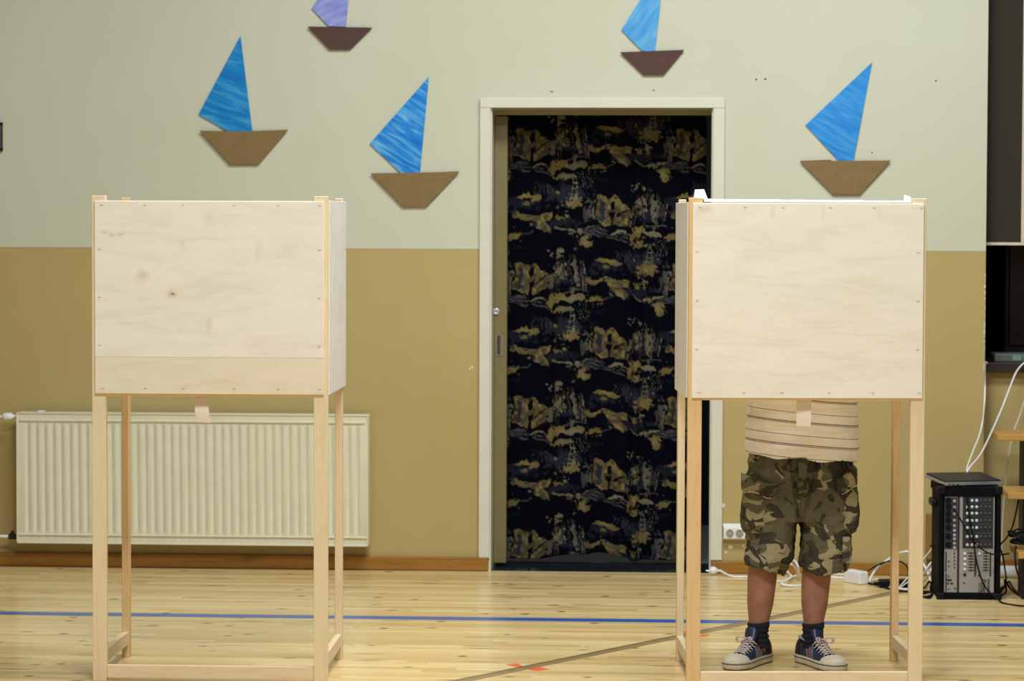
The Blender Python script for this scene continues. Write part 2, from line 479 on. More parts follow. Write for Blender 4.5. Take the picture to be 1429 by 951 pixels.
# door casing: three painted boards round the opening
cas = tag(bpy.data.objects.new('trim_1', None), None, None, None, 'structure'); COL.objects.link(cas)
CL, CRr = wall_point(668.8, 450, -.02).x, wall_point(1010.5, 300, -.02).x
CT = wall_point(840, 136.8, -.02).z; zb0 = wall_point(668, 779, -.02).z
obj('casing_board', nbox(CL, DL + .002, -.02, -.0005, zb0, DT - .002, .002), 'frame_paint', cas)
obj('casing_board', nbox(DR - .002, CRr, -.02, -.0005, zb0, DT - .002, .002), 'frame_paint', cas)
obj('casing_board', nbox(CL, CRr, -.021, -.0005, DT - .001, CT, .002), 'frame_paint', cas)
# door reveal linings and head
rv = tag(bpy.data.objects.new('trim_2', None), None, None, None, 'structure'); COL.objects.link(rv)
obj('door_lining', nbox(DL, DL + .008, 0.0, .30, 0.0, DT), 'frame_paint', rv)
obj('door_lining', nbox(DR - .008, DR, 0.0, .30, 0.0, DT), 'frame_paint', rv)
obj('door_head', nbox(DL + .008, DR - .008, 0.0, .30, DT - .010, DT), 'jamb_paint', rv)
obj('head_stop', nbox(DL + .008, DR - .008, .10, .13, DT - .028, DT - .010), 'jamb_paint', rv)
struct('trim_3', nbox(DL - .004, DR + .004, 0.0005, .345, -.03, .0015), 'lino')
# the sliding door, mostly pushed into the wall pocket
LX = wall_point(707.5, 450, .15).x
leaf = struct('door_1', nbox(DL + .009, LX, .145, .185, .018, DT - .032, .003), 'door_paint')
q = wall_point(692.5, 435, .145)
lk = BM(); lathe(lk, [(.0165, 0), (.0165, .004), (.013, .008), (.004, .0075), (.0035, .004)], (q.x, .145, q.z), (0, -1, 0), 24)
obj('door_lock', flip_out(lk), 'chrome', leaf, True)
q = wall_point(696.7, 482, .145)
bm = BM()
def stadium(cx, cz, r, h, y, n=10):
    return [Vector((cx + r * math.cos(PI * k / n), y, cz + h + r * math.sin(PI * k / n))) for k in range(n + 1)] + \
           [Vector((cx + r * math.cos(PI + PI * k / n), y, cz - h + r * math.sin(PI + PI * k / n))) for k in range(n + 1)]
ring_loft(bm, [stadium(q.x, q.z, .0155, .034, .145), stadium(q.x, q.z, .0155, .034, .141), stadium(q.x, q.z, .011, .034, .141), stadium(q.x, q.z, .010, .034, .1455)], True, True)
obj('recessed_pull', flip_out(bm), 'steel', leaf)

# the room behind the curtain
rm = BM()
box(rm, DL - .6, DR + .6, 2.0, 2.05, 0, 2.5); box(rm, DL - .65, DL - .6, .3, 2.05, 0, 2.5); box(rm, DR + .6, DR + .65, .3, 2.05, 0, 2.5); box(rm, DL - .6, DR + .6, .3, 2.05, 2.4, 2.45)
struct('wall_back_room', rm, 'dark')
struct('floor_back_room', nbox(DL - .6, DR + .6, .3455, 2.05, -.03, 0.001), 'lino_grey')

# small repairs and holes on the wall
for (px, py, rx, rz, mt) in ((1019, 764, .012, .009, 'filler'), (1013, 771, .005, .005, 'filler'), (1037, 762, .004, .006, 'filler'), (659, 513, .004, .006, 'filler'), (656, 515, .003, .006, 'filler'),
                         (1009, 706, .008, .012, 'filler'), (1007, 716, .003, .012, 'filler'), (1007, 750, .004, .02, 'filler'),
                         (1055.5, 111, .004, .004, 'hole'), (1068, 110.5, .004, .005, 'hole'), (1306, 113, .004, .0035, 'hole'), (1217, 213, .003, .004, 'hole'), (770, 128, .008, .002, 'hole'), (912, 126, .006, .002, 'hole')):
    q = wall_point(px, py); bm = BM(); n = 11
    poly = [Vector((q.x + rx * (0.75 + .5 * random.random()) * math.cos(2 * PI * k / n), 0, q.z + rz * (0.75 + .5 * random.random()) * math.sin(2 * PI * k / n))) for k in range(n)]
    prism(bm, poly, (0, -.0008, 0)); obj('paint_chip' if mt == 'filler' else 'nail_hole', bm, mt, wb)
bm = BM()
for k in range(46):                                # ragged chips along the stage corner
    q = wall_point(1375.4, 385 + k * 2.9 + random.random() * 2)
    box(bm, XR - random.random() * .006, XR + .0006, -.0008, .002, q.z, q.z + .002 + random.random() * .007)
o = obj('corner_chips', bm, 'filler', wb); o['kind'] = 'stuff'

# ------------------------------------------------------------------ the stage end at the right
SY = 0.16
LZ = wall_point(1400, 520, SY - .05).z; LT = wall_point(1400, 506.5, SY - .05).z
XE = 3.2
struct('wall_stage', nbox(XR, XE, SY, SY + .12, 0, LZ), 'wall')
struct('baseboard_stage', nbox(XR, XE, SY - .02, SY - .0005, .002, .056, .004), 'base_wood')
struct('floor_stage_strip', nbox(XR, XE, 0.0005, SY, -.1, 0.0), 'floor')
struct('trim_4', nbox(XR + .001, XE, SY - .05, SY + 1.6, LZ, LT, .003), 'ledge_dark')
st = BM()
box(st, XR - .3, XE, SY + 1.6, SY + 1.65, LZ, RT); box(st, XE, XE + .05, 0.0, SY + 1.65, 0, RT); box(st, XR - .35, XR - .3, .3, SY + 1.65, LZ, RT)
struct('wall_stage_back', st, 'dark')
zb = wall_point(1400, 338.5, .10).z
x0, x1 = XR + .002, wall_point(1426.2, 200, .10).x
pn = thing('stage_screen', 'dark brown cloth screen with cream edging above the dark stage opening', 'screen', (x0, .10, zb))
obj('cloth', nbox(0, x1 - x0, 0, .02, 0, 1.9), 'stage_brown', pn)
obj('bottom_strip', nbox(0, 1.2, -.004, .022, -.013, .0, .002), 'cream_strip', pn)
obj('side_strip', nbox(x1 - x0, x1 - x0 + .03, -.004, .022, 0, 1.9, .002), 'cream_strip', pn)
obj('cloth', nbox(x1 - x0 + .03, 1.2, 0, .02, 0, 1.9), 'stage_brown', pn)
q = wall_point(1416, 430, .9)
cb = thing('cabinet', 'dark brown wooden cabinet inside the stage opening', 'cabinet', (q.x, .9, LT))
obj('body', nbox(-.05, .9, 0, .4, 0, .95, .01), 'cabinet', cb); obj('door', nbox(-.03, .42, -.02, 0, .04, .91, .006), 'cabinet', cb); obj('door', nbox(.44, .88, -.02, 0, .04, .91, .006), 'cabinet', cb)
q = wall_point(1388, 507, .2); hz = wall_point(1388, 494, .2).z - LT
rt = thing('network_box', 'flat grey box with a pale label on the stage edge', 'device', (q.x, .2, LT))
obj('case', nbox(0, .26, 0, .18, 0, max(hz, .03), .004), 'router', rt)
obj('label_plate', nbox(.08, .118, -.001, .001, .006, hz - .006), 'router_label', rt)
ld = BM(); box(ld, .126, .132, -.002, .001, hz * .55, hz * .7); obj('indicator', ld, plain('green_indicator', (110, 190, 110), 0.4), rt)

# open steps up to the stage
sp = thing('stage_steps', 'wooden open steps on black supports at the right edge below the stage', 'steps', (wall_point(1390, 600).x, 0, 0))
sx0 = sp.location.x
for (xb, yb, Yb, Yf, n) in ((1384, 606.5, -.02, -.31, 0), (1406.5, 688, -.27, -.58, 1), (1421, 771, -.54, -.85, 2)):
    if n == 0: xb = 1392
    q = wall_point(xb, yb, Yf)
    obj('tread', nbox(q.x - sx0, q.x - sx0 + .9, Yf, Yb, q.z - .028, q.z, .003), 'tread', sp)
    qz = q.z - .028
    q = wall_point(1425, 650, (Yf + Yb) / 2)
    obj('support', nbox(q.x - sx0, q.x - sx0 + .05, (Yf + Yb) / 2 - .07, (Yf + Yb) / 2 + .07, .0, qz + .002), 'black_metal', sp)

# ------------------------------------------------------------------ curtain with printed landscape
def curtain_print():
    """colour of the print over one repeat (half-drop): u 0..230, v 0..190, v downwards"""
    W_, H_, s = 230, 190, 2
    rng = np.random.RandomState(3)
    def fbm(per, oct_=4, seed=0):
        r = np.random.RandomState(seed); out = np.zeros((H_ * s, W_ * s)); amp = 1
        for o_ in range(oct_):
            gy, gx = max(2, int(H_ / per * 2 ** o_)), max(2, int(W_ / per * 2 ** o_))
            g_ = r.rand(gy, gx); yy = np.arange(H_ * s) / (H_ * s) * gy; xx = np.arange(W_ * s) / (W_ * s) * gx
            y0 = yy.astype(int) % gy; x0_ = xx.astype(int) % gx; fy = (yy % 1)[:, None]; fx = (xx % 1)[None]
            fy = fy * fy * (3 - 2 * fy); fx = fx * fx * (3 - 2 * fx); y1 = (y0 + 1) % gy; x1_ = (x0_ + 1) % gx
            out += amp * ((g_[y0][:, x0_] * (1 - fx) + g_[y0][:, x1_] * fx) * (1 - fy) + (g_[y1][:, x0_] * (1 - fx) + g_[y1][:, x1_] * fx) * fy)
            amp *= .55
        return (out - out.mean()) / out.std()
    vv, uu = np.mgrid[0:H_ * s, 0:W_ * s] / s
    wx = fbm(14, 3, 1) * 1.5; wy = fbm(14, 3, 2) * 1.5
    tex = fbm(5, 3, 5); big = fbm(40, 3, 6); str_ = fbm(3.2, 2, 8)
    navy = np.array([5, 6, 15.]); slate = np.array([38, 39, 50.]); tan = np.array([112, 99, 60.]); pale = np.array([116, 110, 86.]); grey = np.array([70, 69, 66.])
    img = np.empty((H_ * s, W_ * s, 3)); img[:] = navy
    def dist(cx, cy):
        x = (uu + wx - cx + W_ / 2) % W_ - W_ / 2; y = (vv + wy - cy + H_ / 2) % H_ - H_ / 2
        return x, y
    def put(mask, c, k=1.0):
        m = (np.clip(mask, 0, 1) * k)[..., None]; img[:] = img * (1 - m) + c * m
    def ell(cx, cy, rx, ry, c, k=1.0, rough=.15, hard=5):
        x, y = dist(cx, cy); d_ = np.sqrt((x / rx) ** 2 + (y / ry) ** 2) + rough * tex
        put((1 - d_) * hard, c, k)
    def poly(pts, c, k=1.0, rough=0.0, hard=1.0):
        cx = sum(p_[0] for p_ in pts) / len(pts); cy = sum(p_[1] for p_ in pts) / len(pts)
        x, y = dist(cx, cy); inside = np.zeros_like(x, bool)
        P = [(a_ - cx, b_ - cy) for a_, b_ in pts]
        for (ax, ay), (bx, by) in zip(P, P[1:] + P[:1]):
            if ay == by: continue
            cr = ((ay > y) != (by > y)) & (x < (bx - ax) * (y - ay) / (by - ay) + ax); inside ^= cr
        put(inside * (1.0 if not rough else np.clip(.7 + rough * tex, 0, 1)), c, k)
    def stroke(pts, wd, c, k=1.0, gate=None):
        for (ax, ay), (bx, by) in zip(pts[:-1], pts[1:]):
            x, y = dist((ax + bx) / 2, (ay + by) / 2); dx, dy = bx - ax, by - ay; L = math.hypot(dx, dy) + 1e-6
            t_ = np.clip((x * dx + y * dy) / L / L, -.5, .5); dd = np.hypot(x - t_ * dx, y - t_ * dy)
            m = np.clip((wd - dd) * 1.6, 0, 1)
            if gate is not None: m = m * (tex > gate)
            put(m, c, k)
    def spray(cx, cy, rx, ry, c, th=.3, k=.8, vert=1.0):
        x, y = dist(cx, cy); d_ = np.sqrt((x / rx) ** 2 + (y / ry) ** 2)
        put((d_ < 1) * (str_ + .5 * tex > th + d_ ** 2), c, k)
    # everything in one half-drop unit, then again shifted by half a repeat
    def unit(ox, oy):
        E_ = lambda x, y, *a_, **k_: ell(ox + x, oy + y, *a_, **k_)
        Pl = lambda pts, *a_, **k_: poly([(ox + x, oy + y) for x, y in pts], *a_, **k_)
        St = lambda pts, *a_, **k_: stroke([(ox + x, oy + y) for x, y in pts], *a_, **k_)
        Sp = lambda x, y, *a_, **k_: spray(ox + x, oy + y, *a_, **k_)
        # soft grey hills
        E_(86, 120, 38, 14, slate, .9, .25, 3); E_(30, 132, 30, 9, slate, .7, .3, 3); E_(100, 52, 26, 9, slate, .7, .3, 3); E_(76, 162, 34, 8, slate, .7, .3, 3)
        # rock arch
        Pl([(16, 62), (18, 28), (24, 24), (34, 28), (40, 28), (45, 25), (50, 28), (53, 36), (60, 38), (64, 46), (64, 66), (50, 70), (30, 72)], tan, 1, .12)
        Pl([(22, 32), (28, 34), (28, 62), (22, 66)], slate, .9); Pl([(30, 40), (34, 36), (33, 66), (29, 68)], grey, .6)
        E_(41.5, 39, 3.6, 8, navy, 1, .05, 6); Pl([(38, 52), (46, 50), (45, 58), (42, 58), (42, 72), (38, 72)], navy, 1)
        Pl([(46, 56), (58, 44), (66, 46), (60, 47), (50, 58)], navy, .9)
        E_(8, 52, 3.5, 16, grey, 1, .3, 3); E_(13, 48, 2.2, 18, pale, .8, .3, 3); E_(2, 56, 2.5, 12, grey, .8, .3)
        for (y_, am) in ((72, 6), (77, 5), (82, 4)):
            St([(2, y_ + 4), (14, y_), (26, y_ + 3), (40, y_ + 5), (60, y_ + 8), (66, y_ + 10)], 1.6, grey, .8, -.5)
        E_(18, 78, 17, 6, grey, .6, .5, 2); Pl([(34, 78), (46, 70), (58, 74), (50, 76), (40, 82)], navy, 1); St([(40, 82), (50, 76), (58, 77)], 1.6, pale, .9)
        # willows with water running down
        for i in range(26):
            x_ = 74 + rng.rand() * 42; y0_ = 14 + abs(x_ - 96) * .5 + rng.rand() * 18
            St([(x_, y0_), (x_ + rng.randn() * 1.5, y0_ + 16 + rng.rand() * 26)], .55, pale if rng.rand() > .4 else grey, .85)
        Sp(76, 14, 15, 9, pale, .2); Sp(84, 40, 12, 14, pale, .2); E_(104, 48, 3, 22, pale, .8, .6, 2); E_(82, 42, 6, 10, tan, .5, .5, 2)
        E_(70, 54, 5, 10, pale, .7, .5, 2); St([(118, 30), (119, 66)], 1.2, pale, .8, -.4); St([(114, 40), (113, 60)], 1, grey, .8)
        # sand bank and boats below
        E_(82, 78, 13, 8, tan, 1, .25); E_(104, 81, 16, 5, pale, .9, .25); E_(70, 84, 5, 6, tan, .9, .3); E_(80, 94, 9, 5, tan, .9, .4); E_(94, 96, 10, 2.5, pale, .8, .4)
        St([(92, 70), (104, 67), (122, 70)], 1.3, grey, .9)
        # pagoda on an islet
        for i, y_ in enumerate((96, 104, 112, 120, 128)):
            hw = 2.5 + i * .8
            St([(100 - hw, y_), (100 + hw, y_)], .9, pale, .95); St([(100 - hw + 1, y_), (100 - hw, y_ + 8)], .7, pale, .9); St([(100 + hw - 1, y_), (100 + hw, y_ + 8)], .7, pale, .9)
        Sp(103, 126, 16, 12, pale, .5); E_(98, 131, 15, 6, tan, .95, .4); Sp(84, 138, 14, 7, pale, .3, .6)
        for x_ in (110, 114, 120, 124): St([(x_, 88), (x_ - 3, 96), (x_ + 1, 104), (x_ - 1, 112)], .6, pale, .8)
        # long cloud, reeds above
        E_(34, 121, 15, 4.2, tan, 1, .22); E_(46, 123, 10, 4, tan, .9, .3); E_(32, 132, 5, 2.6, tan, .8, .4)
        for x_ in (44, 49, 56, 61, 66): St([(x_, 104), (x_ + 3, 108), (x_ + 1, 118)], .7, grey, .8)
        E_(74, 115, 4, 3.4, tan, .9, .2)
        # branching land
        E_(24, 150, 18, 4.5, tan, .9, .45, 3); Pl([(36, 152), (52, 148), (66, 146), (66, 154), (58, 158), (64, 166), (66, 176), (56, 174), (46, 162), (34, 156)], tan, 1, .14)
        St([(36, 164), (50, 168), (60, 176)], 1.5, pale, .8, -.3); St([(20, 152), (34, 148), (50, 150)], 1, pale, .7, -.2)
        E_(80, 153, 11, 4, tan, .85, .5, 3); Sp(92, 150, 10, 5, pale, .3)
        E_(17, 177, 10, 6.5, tan, .9, .35); St([(27, 176), (38, 174), (44, 170)], 1.2, grey, .8)
        # surf line and blossom
        St([(70, 166), (84, 172), (96, 174), (110, 172), (124, 168)], 1.6, pale, .75, -.6); Sp(106, 174, 16, 6, pale, .1, .7)
        E_(118, 186, 8.5, 8, tan, .95, .35); E_(117, 186, 4, 4, pale, .5, .5)
        for x_ in range(6, 30, 4): St([(x_, 192), (x_ + 2, 196)], .6, grey, .6)
    unit(0, 0); unit(115, 95)
    img *= (1 + .06 * tex[..., None])
    return np.clip(img, 0, 255), W_, H_, s


def make_curtain():
    img, W_, H_, s = curtain_print()
    x0, x1 = wall_point(704, 400, .3).x, wall_point(986, 300, .3).x
    z0, z1 = .008, DT - .005
    nx, nz_ = 250, 520
    u = np.linspace(0, 1, nx); v_ = np.linspace(0, 1, nz_)
    U, V = np.meshgrid(u, v_)
    Wd = x1 - x0
    # pleats: px offsets of creases in the photo at the top and bottom
    px = 704 + U * 282
    tops = [704, 771, 833, 884, 900, 952, 986]
    Yd = np.zeros_like(U)
    for i in range(len(tops) - 1):
        a_, b_ = tops[i], tops[i + 1]
        q_ = np.clip((px - a_) / (b_ - a_), 0, 1); inside = (px >= a_) & (px < b_ + (i == len(tops) - 2))
        Yd = np.where(inside, (-.022 - .014 * (i % 2)) * np.sin(PI * q_) ** .8 * (.45 + .55 * V), Yd)
    Yd += .006 * np.sin(px * .11 + 2 * V) * V + .010 * np.sin(px * .033 + 5 * V)
    # gather: below the top the curtain draws in towards the left
    sh = -(U ** 2) * .035 * V
    X = x0 + U * Wd + sh + .004 * np.sin(9 * V + 6 * U)
    hem = .016 + .020 * np.exp(-((px - 815) / 42) ** 4) + .014 * np.exp(-((px - 858) / 26) ** 4) - .010 * np.exp(-((px - 892) / 9) ** 2)
    Z = z1 - V * (z1 - z0 - hem)
    Y = .30 + Yd
    # print coordinates follow the cloth
    pu = (px - 704) * 1.0 + 0; cu = np.cumsum(np.hypot(np.diff(X, axis=1, prepend=X[:, :1]), np.diff(Y, axis=1, prepend=Y[:, :1])), axis=1)
    pu = cu / Wd * 282 * 1.0 + 3
    pv = V * 636 + 4 - 10 + 8
    iu = ((pu % W_) * s).astype(int) % (W_ * s); iv = ((pv % H_) * s).astype(int) % (H_ * s)
    c = img[iv, iu] / 255.
    c = np.where(c <= .04045, c / 12.92, ((c + .055) / 1.055) ** 2.4)
    co = np.stack([X, Y, Z], -1).reshape(-1, 3)
    me = bpy.data.meshes.new('curtain')
    idx = np.arange(nx * nz_).reshape(nz_, nx)
    f = np.stack([idx[:-1, :-1], idx[1:, :-1], idx[1:, 1:], idx[:-1, 1:]], -1).reshape(-1, 4)
    me.vertices.add(len(co)); me.vertices.foreach_set('co', co.ravel())
    me.loops.add(f.size); me.loops.foreach_set('vertex_index', f.ravel())
    me.polygons.add(len(f)); me.polygons.foreach_set('loop_start', np.arange(0, f.size, 4)); me.polygons.foreach_set('use_smooth', np.ones(len(f), bool))
    me.update(calc_edges=True)
    at = me.color_attributes.new('print', 'FLOAT_COLOR', 'POINT')
    at.data.foreach_set('color', np.concatenate([c.reshape(-1, 3), np.ones((len(co), 1))], 1).astype(np.float32).ravel())
    t = NT('printed_curtain_cloth')
    an = t.n('ShaderNodeAttribute', attribute_name='print')
    n = t.noise(t.coord(), 500, 2); t.bump(n, .2, .001)
    me.materials.append(t.out(an.outputs['Color'], .9, 0, .04))
    o = bpy.data.objects.new('curtain', me); COL.objects.link(o)
    sm = o.modifiers.new('thickness', 'SOLIDIFY'); sm.thickness = .0015
    return o


cur = thing('door_curtain', 'long navy curtain printed with tan landscape scenes, hanging in the doorway', 'curtain', (0, 0, 0))
cl_ = make_curtain(); cl_.name = 'cloth'; cl_.parent = cur
bm = BM(); tube(bm, [(DL + .008, .31, DT - .022), (DR - .008, .31, DT - .022)], .008, 10); obj('rod', bm, 'black_metal', cur)

# ------------------------------------------------------------------ paper sailboats on the wall
def sailboat(sail, hull, smat, hmat, label, fold=None, notch=None):
    Y = -.004
    c = wall_point(sum(p[0] for p in hull) / 4, sum(p[1] for p in hull) / 4, Y)
    o = thing('paper_sailboat', label, 'paper boat', (c.x, 0, c.z), 0, 'paper sailboats on the wall')
    loc = lambda p, Y: wall_point(p[0], p[1], Y) - Vector((c.x, 0, c.z))
    # sail: slightly bowed triangle with thickness
    P = [loc(p, -.006) for p in sail]
    bm = BM(); N = 10
    ctr = sum(P, Vector()) / len(P)
    vs = [bm.verts.new(p) for p in P]; bm.faces.new(vs)
    bmesh.ops.triangulate(bm, faces=bm.faces[:]); bmesh.ops.subdivide_edges(bm, edges=bm.edges[:], cuts=5, use_grid_fill=True)
    for v in bm.verts:
        v.co.y -= .006 * max(0, 1 - (v.co - ctr).length / .16) + .001 * math.sin(v.co.x * 60)
    r = bmesh.ops.extrude_face_region(bm, geom=bm.faces[:])
    bmesh.ops.translate(bm, vec=(0, .0035, 0), verts=[e for e in r['geom'] if isinstance(e, bmesh.types.BMVert)])
    obj('sail', flip_out(bm), smat, o)
    H = [loc(p, -.011) for p in hull]            # top-left, top-right, bottom-right, bottom-left
    bm = BM()
    if fold:
        pts = [H[0]] + [H[0].lerp(H[1], .5) + Vector((0, 0, -fold))] + [H[1], H[2], H[3]]
    else: pts = H
    prism(bm, pts, (0, -.004, 0))
    bmesh.ops.bevel(bm, geom=bm.edges[:], offset=.0008, segments=1, affect='EDGES')
    obj('hull', bm, hmat, o)
    if notch:
        obj('back_flap', prism(BM(), [loc(p, -.0085) for p in notch], (0, .002, 0)), 'hull_back', o)
    return o


sailboat([(335.5, 50), (352.5, 185.5), (319, 184), (277, 160)], [(278, 182.5), (402.5, 181), (361, 229.5), (321, 229.5)], 'sail_1', 'hull_tan',
         'blue paper sail on tan hull, leftmost boat above the left booth', .0055)
sailboat([(598.5, 107), (586, 244.5), (560, 242), (516, 201)], [(516.5, 242), (641, 240), (595, 288.5), (562, 288.5)], 'sail_2', 'hull_tan',
         'streaky bright blue paper sail on tan hull, just left of the doorway', None, [(596, 241), (640.5, 239.3), (633, 247), (596, 247)])
sailboat([(1217, 87), (1191, 225.5), (1170, 224), (1124, 175)], [(1116, 225), (1243.5, 224), (1200, 271.5), (1162, 271.5)], 'sail_4', 'hull_tan',
         'blue paper sail on tan hull above the right booth', None, [(1117, 224.5), (1160, 223.3), (1160, 230), (1124, 230)])
sailboat([(928, -55), (914, 72.5), (896, 71), (867, 42)], [(865, 73), (955, 69.5), (926, 104.5), (898, 104.5)], 'sail_3', 'hull_dark',
         'light blue paper sail on small dark brown hull, right above the doorway')
sailboat([(492, -70), (483, 37.5), (459, 36.5), (435, 12)], [(429, 37), (520, 38.5), (489, 69), (460, 69)], 'sail_5', 'hull_dark',
         'lilac paper sail on small dark brown hull, at the top edge left of centre')

# picture at the far left edge
a, b = wall_point(-60, 171), wall_point(4.2, 211)
pc = thing('wall_picture', 'small grey framed picture cut off by the left edge', 'picture', (a.x, 0, b.z))
obj('print', nbox(.006, b.x - a.x - .003, -.014, -.002, .01, a.z - b.z - .01), 'picture_edge', pc)
bm = BM(); w_, h_ = b.x - a.x, a.z - b.z
box(bm, 0, w_, -.018, -.0005, 0, .012); box(bm, 0, w_, -.018, -.0005, h_ - .012, h_); box(bm, 0, .006, -.018, -.0005, 0, h_); box(bm, w_ - .004, w_, -.018, -.0005, 0, h_)
obj('frame', bm, 'picture_frame', pc)

# ------------------------------------------------------------------ radiator
a, b = wall_point(23.5, 576, -.12), wall_point(512.5, 762, -.12)
RX, RW, RZ, RH = a.x, b.x - a.x, b.z, a.z - b.z
rad = thing('radiator', 'long cream ribbed panel radiator on the wall behind the left booth', 'radiator', (RX, 0, RZ))
nr = 40; bm = BM()
prof = []
xs0, xs1 = .028, RW - .028; pitch = (xs1 - xs0) / nr
for k in range(nr):
    x = xs0 + k * pitch
    for q_, dy in ((0, .0005), (.12, .0), (.28, .003), (.42, .009), (.58, .009), (.72, .003), (.88, 0)): prof.append((x + q_ * pitch, dy))
prof.append((xs1, 0))
zs = [(.0, 0), (.046, 0), (.056, 1), (RH - .062, 1), (RH - .050, 0), (RH - .004, 0)]
grid = []
for z, k in zs:
    row = [(0.0, 0.0), (.012, 0)] + prof + [(RW - .012, 0), (RW, 0)]
    grid.append([bm.verts.new((x, -.108 - .010 + (dy if k else .0035), z)) for x, dy in row])
for r0, r1 in zip(grid[:-1], grid[1:]):
    for i in range(len(r0) - 1): bm.faces.new((r0[i], r0[i + 1], r1[i + 1], r1[i]))
bmesh.ops.recalc_face_normals(bm, faces=bm.faces[:])
obj('front_panel', bm, 'radiator', rad, True)
obj('rear_panel', nbox(.01, RW - .01, -.045, -.030, .01, RH - .02, .004), 'radiator', rad)
bm = BM(); box(bm, 0, RW, -.119, -.028, RH - .006, RH, .003)
obj('top_grille', bm, 'radiator', rad)
obj('side_cover', nbox(-.004, .002, -.119, -.03, -.002, RH - .001, .0015), 'radiator', rad)
obj('side_cover', nbox(RW - .002, RW + .004, -.119, -.03, -.002, RH - .001, .0015), 'radiator', rad)
bm = BM(); box(bm, 0, RW, -.121, -.112, .030, .038, .003); box(bm, .01, RW - .01, -.121, -.110, RH - .04, RH - .028, .004); obj('pressed_bead', bm, 'radiator', rad)
obj('bracket', nbox(RW * .1, RW * .12, -.03, -.0005, .1, RH - .08), 'radiator', rad); obj('bracket', nbox(RW * .88, RW * .9, -.03, -.0005, .1, RH - .08), 'radiator', rad)
obj('clip', nbox(.088, .112, -.1, -.05, RH, RH + .007, .002), 'white_plastic', rad)
obj('lower_edge', nbox(0, RW, -.118, -.03, -.006, .002, .002), 'radiator', rad)
q = wall_point(22, 582, -.07) - rad.location
bm = BM(); lathe(bm, [(.009, 0), (.010, .012), (.0165, .016), (.018, .03), (.018, .05), (.014, .056), (.004, .058)], (q.x, -.075, q.z), (-1, 0, 0), 20)
obj('thermostat_valve', flip_out(bm), 'white_plastic', rad, True)
bm = BM(); tube(bm, [(q.x - .055, -.075, q.z), (q.x - .2, -.075, q.z)], .006, 10); obj('valve_pin', bm, 'white_plastic', rad)
q = wall_point(22, 749, -.07) - rad.location
bm = BM(); tube(bm, [(q.x, -.075, q.z), (q.x - .2, -.075, q.z)], .007, 10); obj('pipe', bm, 'white_plastic', rad)
bm = BM(); tube(bm, [(q.x + .003, -.075, q.z), (q.x - .03, -.075, q.z)], .013, 12); tube(bm, [(q.x - .014, -.075, q.z), (q.x - .014, -.075, q.z + .026)], .008, 10)
obj('return_valve', flip_out(bm), 'black_metal', rad)

# ------------------------------------------------------------------ voting booths
def booth(label, loc, rot, front, orange, seam, brail, W_=.80, D_=.52, PB=.967):
    o = thing('voting_booth', label, 'voting booth', loc, rot, 'plywood voting booths')
    HT, PT = 1.640, 1.622
    PW = .047
    for i, (x0, x1, y0, y1) in enumerate(((.0, PW, 0, .028), (W_ - PW, W_, 0, .028), (.006, .031, D_ - .046, D_), (W_ - .031, W_ - .006, D_ - .046, D_))):
        obj('post', nbox(x0, x1, y0, y1, 0, HT - (.003 if i > 1 else 0), .0015, 1), 'pine_orange' if (orange and i in (0, 3)) or (not orange and i == 2) else 'pine', o)
    if seam:
        obj('front_panel', nbox(.012, W_ - .013, -.009, -.0003, seam, PT, .001, 1), front, o)
        s_ = obj('front_panel', nbox(.012, W_ - .013, -.009, -.0003, PB, seam - .0006, .001, 1), 'birch_lower', o); s_['label'] = 'lower plywood strip, slightly yellower'
    else:
        obj('front_panel', nbox(.012, W_ - .010, -.009, -.0003, PB, PT, .001, 1), front, o)
    for s_ in (0, 1):
        x0, x1 = (-.003, .0055) if s_ == 0 else (W_ - .0055, W_ + .003)
        obj('side_panel', nbox(x0, x1, .0285, D_ + .001, PB - .002, PT + .003, .001, 1), 'birch_side', o)
        x0, x1 = (.007, .029) if s_ == 0 else (W_ - .029, W_ - .007)
        obj('side_rail', nbox(x0, x1, .0285, D_ - .0465, .047, .092, .0015, 1), 'pine_y', o)
    obj('front_rail', nbox(PW + .0005, W_ - PW - .0005, .003, .025, max(.002, brail - .043), brail, .0015, 1), 'pine_x', o)
    obj('upper_rail', nbox(PW + .0005, W_ - PW - .0005, .003, .025, PB - .008, PB + .036, .001, 1), 'pine_x', o)
    obj('top_rail', nbox(PW + .0005, W_ - PW - .0005, .003, .025, PT - .045, PT + .002, .001, 1), 'pine_x', o)
    obj('shelf', nbox(.0335, W_ - .0335, .0285, .30, PB + .006, PB + .018, .001, 1), 'birch_lower', o)
    st = BM()
    for k in range(6):
        x = .03 + k * (W_ - .06) / 5 + random.uniform(-.015, .015)
        for z in (PT - .014, PB + .018): box(st, x - .005, x + .005, -.0098, -.0088, z - .0006, z + .0006)
    for k in range(1, 4):
        z = PB + k * (PT - PB) / 4
        for x in (.028, W_ - .028): box(st, x - .005, x + .005, -.0098, -.0088, z - .0006, z + .0006)
    q_ = obj('staples', st, 'staple', o); q_['kind'] = 'stuff'
    return o


bl = booth('pale plywood voting booth on pine legs standing at the left in front of the radiator', (-1.9861, -3.1389, 0), math.radians(0.8056), 'birch_left', False, 1.098, .054, .797, .559, .9745)
brt = booth('plywood voting booth at the right with a person standing behind it', (0.0173, -3.0267, 0), 0.0831, 'birch_right', True, None, .038)


